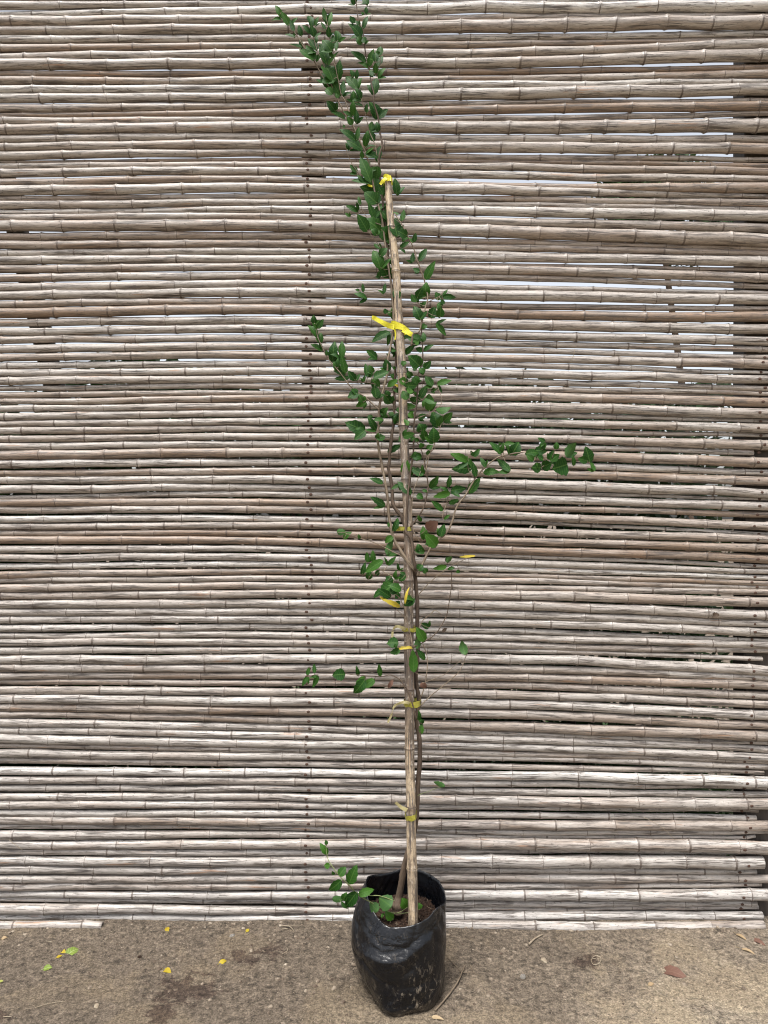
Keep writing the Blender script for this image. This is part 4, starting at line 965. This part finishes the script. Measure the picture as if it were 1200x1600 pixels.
# ---------------------------------------------------------------- beyond the fence: seen only through the gaps
def crown(mb, c, rad, n, size, rg):
    for k in range(n):
        v = Vector((rg.gauss(0, 1), rg.gauss(0, 1), rg.gauss(0, 1))).normalized() * rg.random() ** .4
        nn = .75 + .5 * noise.noise(v * 2 + Vector(c)); p = Vector((c[0] + v.x * rad[0] * nn, c[1] + v.y * rad[1] * nn, c[2] + v.z * rad[2] * nn))
        d_ = Vector((rg.gauss(0, 1), rg.gauss(0, 1), rg.gauss(-.3, 1))).normalized() * size * rg.uniform(.7, 1.3)
        q = d_.orthogonal().normalized() * size * .25; 
        mb.add([p - d_ * .5, p - q, p + d_ * .5, p + q], [(0, 1, 2, 3)], {'la': [(0.3, 0, rg.random())] * 4})
def shrub(label, x, y, h, wd, seed, n=2600, size=.09, name='shrub', cat='shrub', grp='shrubs growing behind the fence'):
    rg = random.Random(seed); root = empty(name, (x, y, 0)); tag(root, label, cat, grp)
    mb = MB()
    for k in range(6):
        a = rg.uniform(0, 6.28); tube(mb, smooth_path([Vector((x + .05 * math.cos(a), y + .05 * math.sin(a), -.05)), Vector((x + wd * .2 * math.cos(a), y + wd * .2 * math.sin(a), h * .4)), Vector((x + wd * .35 * math.cos(a), y + wd * .35 * math.sin(a), h * .8))], 3), [.03, .028, .025, .02, .018, .012, .008], 6)
    mb.build('trunk', M['bark'], root)
    mb = MB(); crown(mb, (x, y, h * .55), (wd * .6, wd * .45, h * .5), n, size, rg); mb.build('crown', M['hedge'], root, False)
hd = empty('hedge', (0, 3.15, 0)); tag(hd, 'dense dark green hedge growing close behind the fence, seen in its gaps', 'hedge')
rg = random.Random(31); mb = MB()
for k in range(17):
    x = -3.6 + k * .29 + rg.uniform(-.08, .08); y = 3.2 + rg.uniform(-.15, .15)
    tube(mb, smooth_path([Vector((x, y, -.05)), Vector((x + rg.uniform(-.1, .1), y, .7)), Vector((x + rg.uniform(-.2, .2), y, 1.5)), Vector((x + rg.uniform(-.25, .25), y, 1.9))], 3), list(np.linspace(.025, .008, 10)), 6)
mb.build('stems', M['bark'], hd)
mb = MB()
for k in range(30000):
    x = rg.uniform(-3.8, 1.42); top = 1.86 + .22 * noise.noise(Vector((x * 1.6, 3, 0))); z = top * (1 - rg.random() ** 1.2) + .05
    crown(mb, (x, rg.uniform(2.80, 3.5), z), (.03, .03, .03), 1, .085 * rg.uniform(.7, 1.2), rg)
mb.build('foliage', M['hedge'], hd, False)
rt = empty('tree', (4.4, 10.5, 0)); tag(rt, 'tall dark tree glimpsed through the upper right gaps of the fence', 'tree')
mb = MB(); tube(mb, smooth_path([Vector((4.4, 10.5, -.1)), Vector((4.3, 10.5, 2.5)), Vector((4.0, 10.4, 4.6)), Vector((3.8, 10.3, 5.8))], 4), list(np.linspace(.06, .03, 13)), 10); mb.build('trunk', M['bark'], rt)
mb = MB(); rg = random.Random(8)
for (c, rd, n) in (((3.75, 10.3, 5.85), (1.0, .8, .62), 7500), ((4.6, 10.6, 5.3), (.7, .9, .4), 1800), ((3.3, 10.4, 5.3), (.5, .6, .3), 700)): crown(mb, c, rd, n, .14, rg)
mb.build('crown', M['hedge'], rt, False)
# low cover of weeds and litter behind the fence
mb = MB(); rg = random.Random(9)
for k in range(9000):
    x = rg.uniform(-3.2, 1.45); y = rg.uniform(2.75, 5.2); hgt = rg.uniform(.02, .28) * (1 - .3 * (y - 2.7) / 2.5); s = rg.uniform(.02, .05)
    crown(mb, (x, y, hgt), (.02, .02, .02), 1, s * 1.6, rg)
wd_ = mb.build('weeds', M['hedge'], None, False); tag(wd_, 'low green weeds growing behind the fence', 'weeds', kind='stuff')
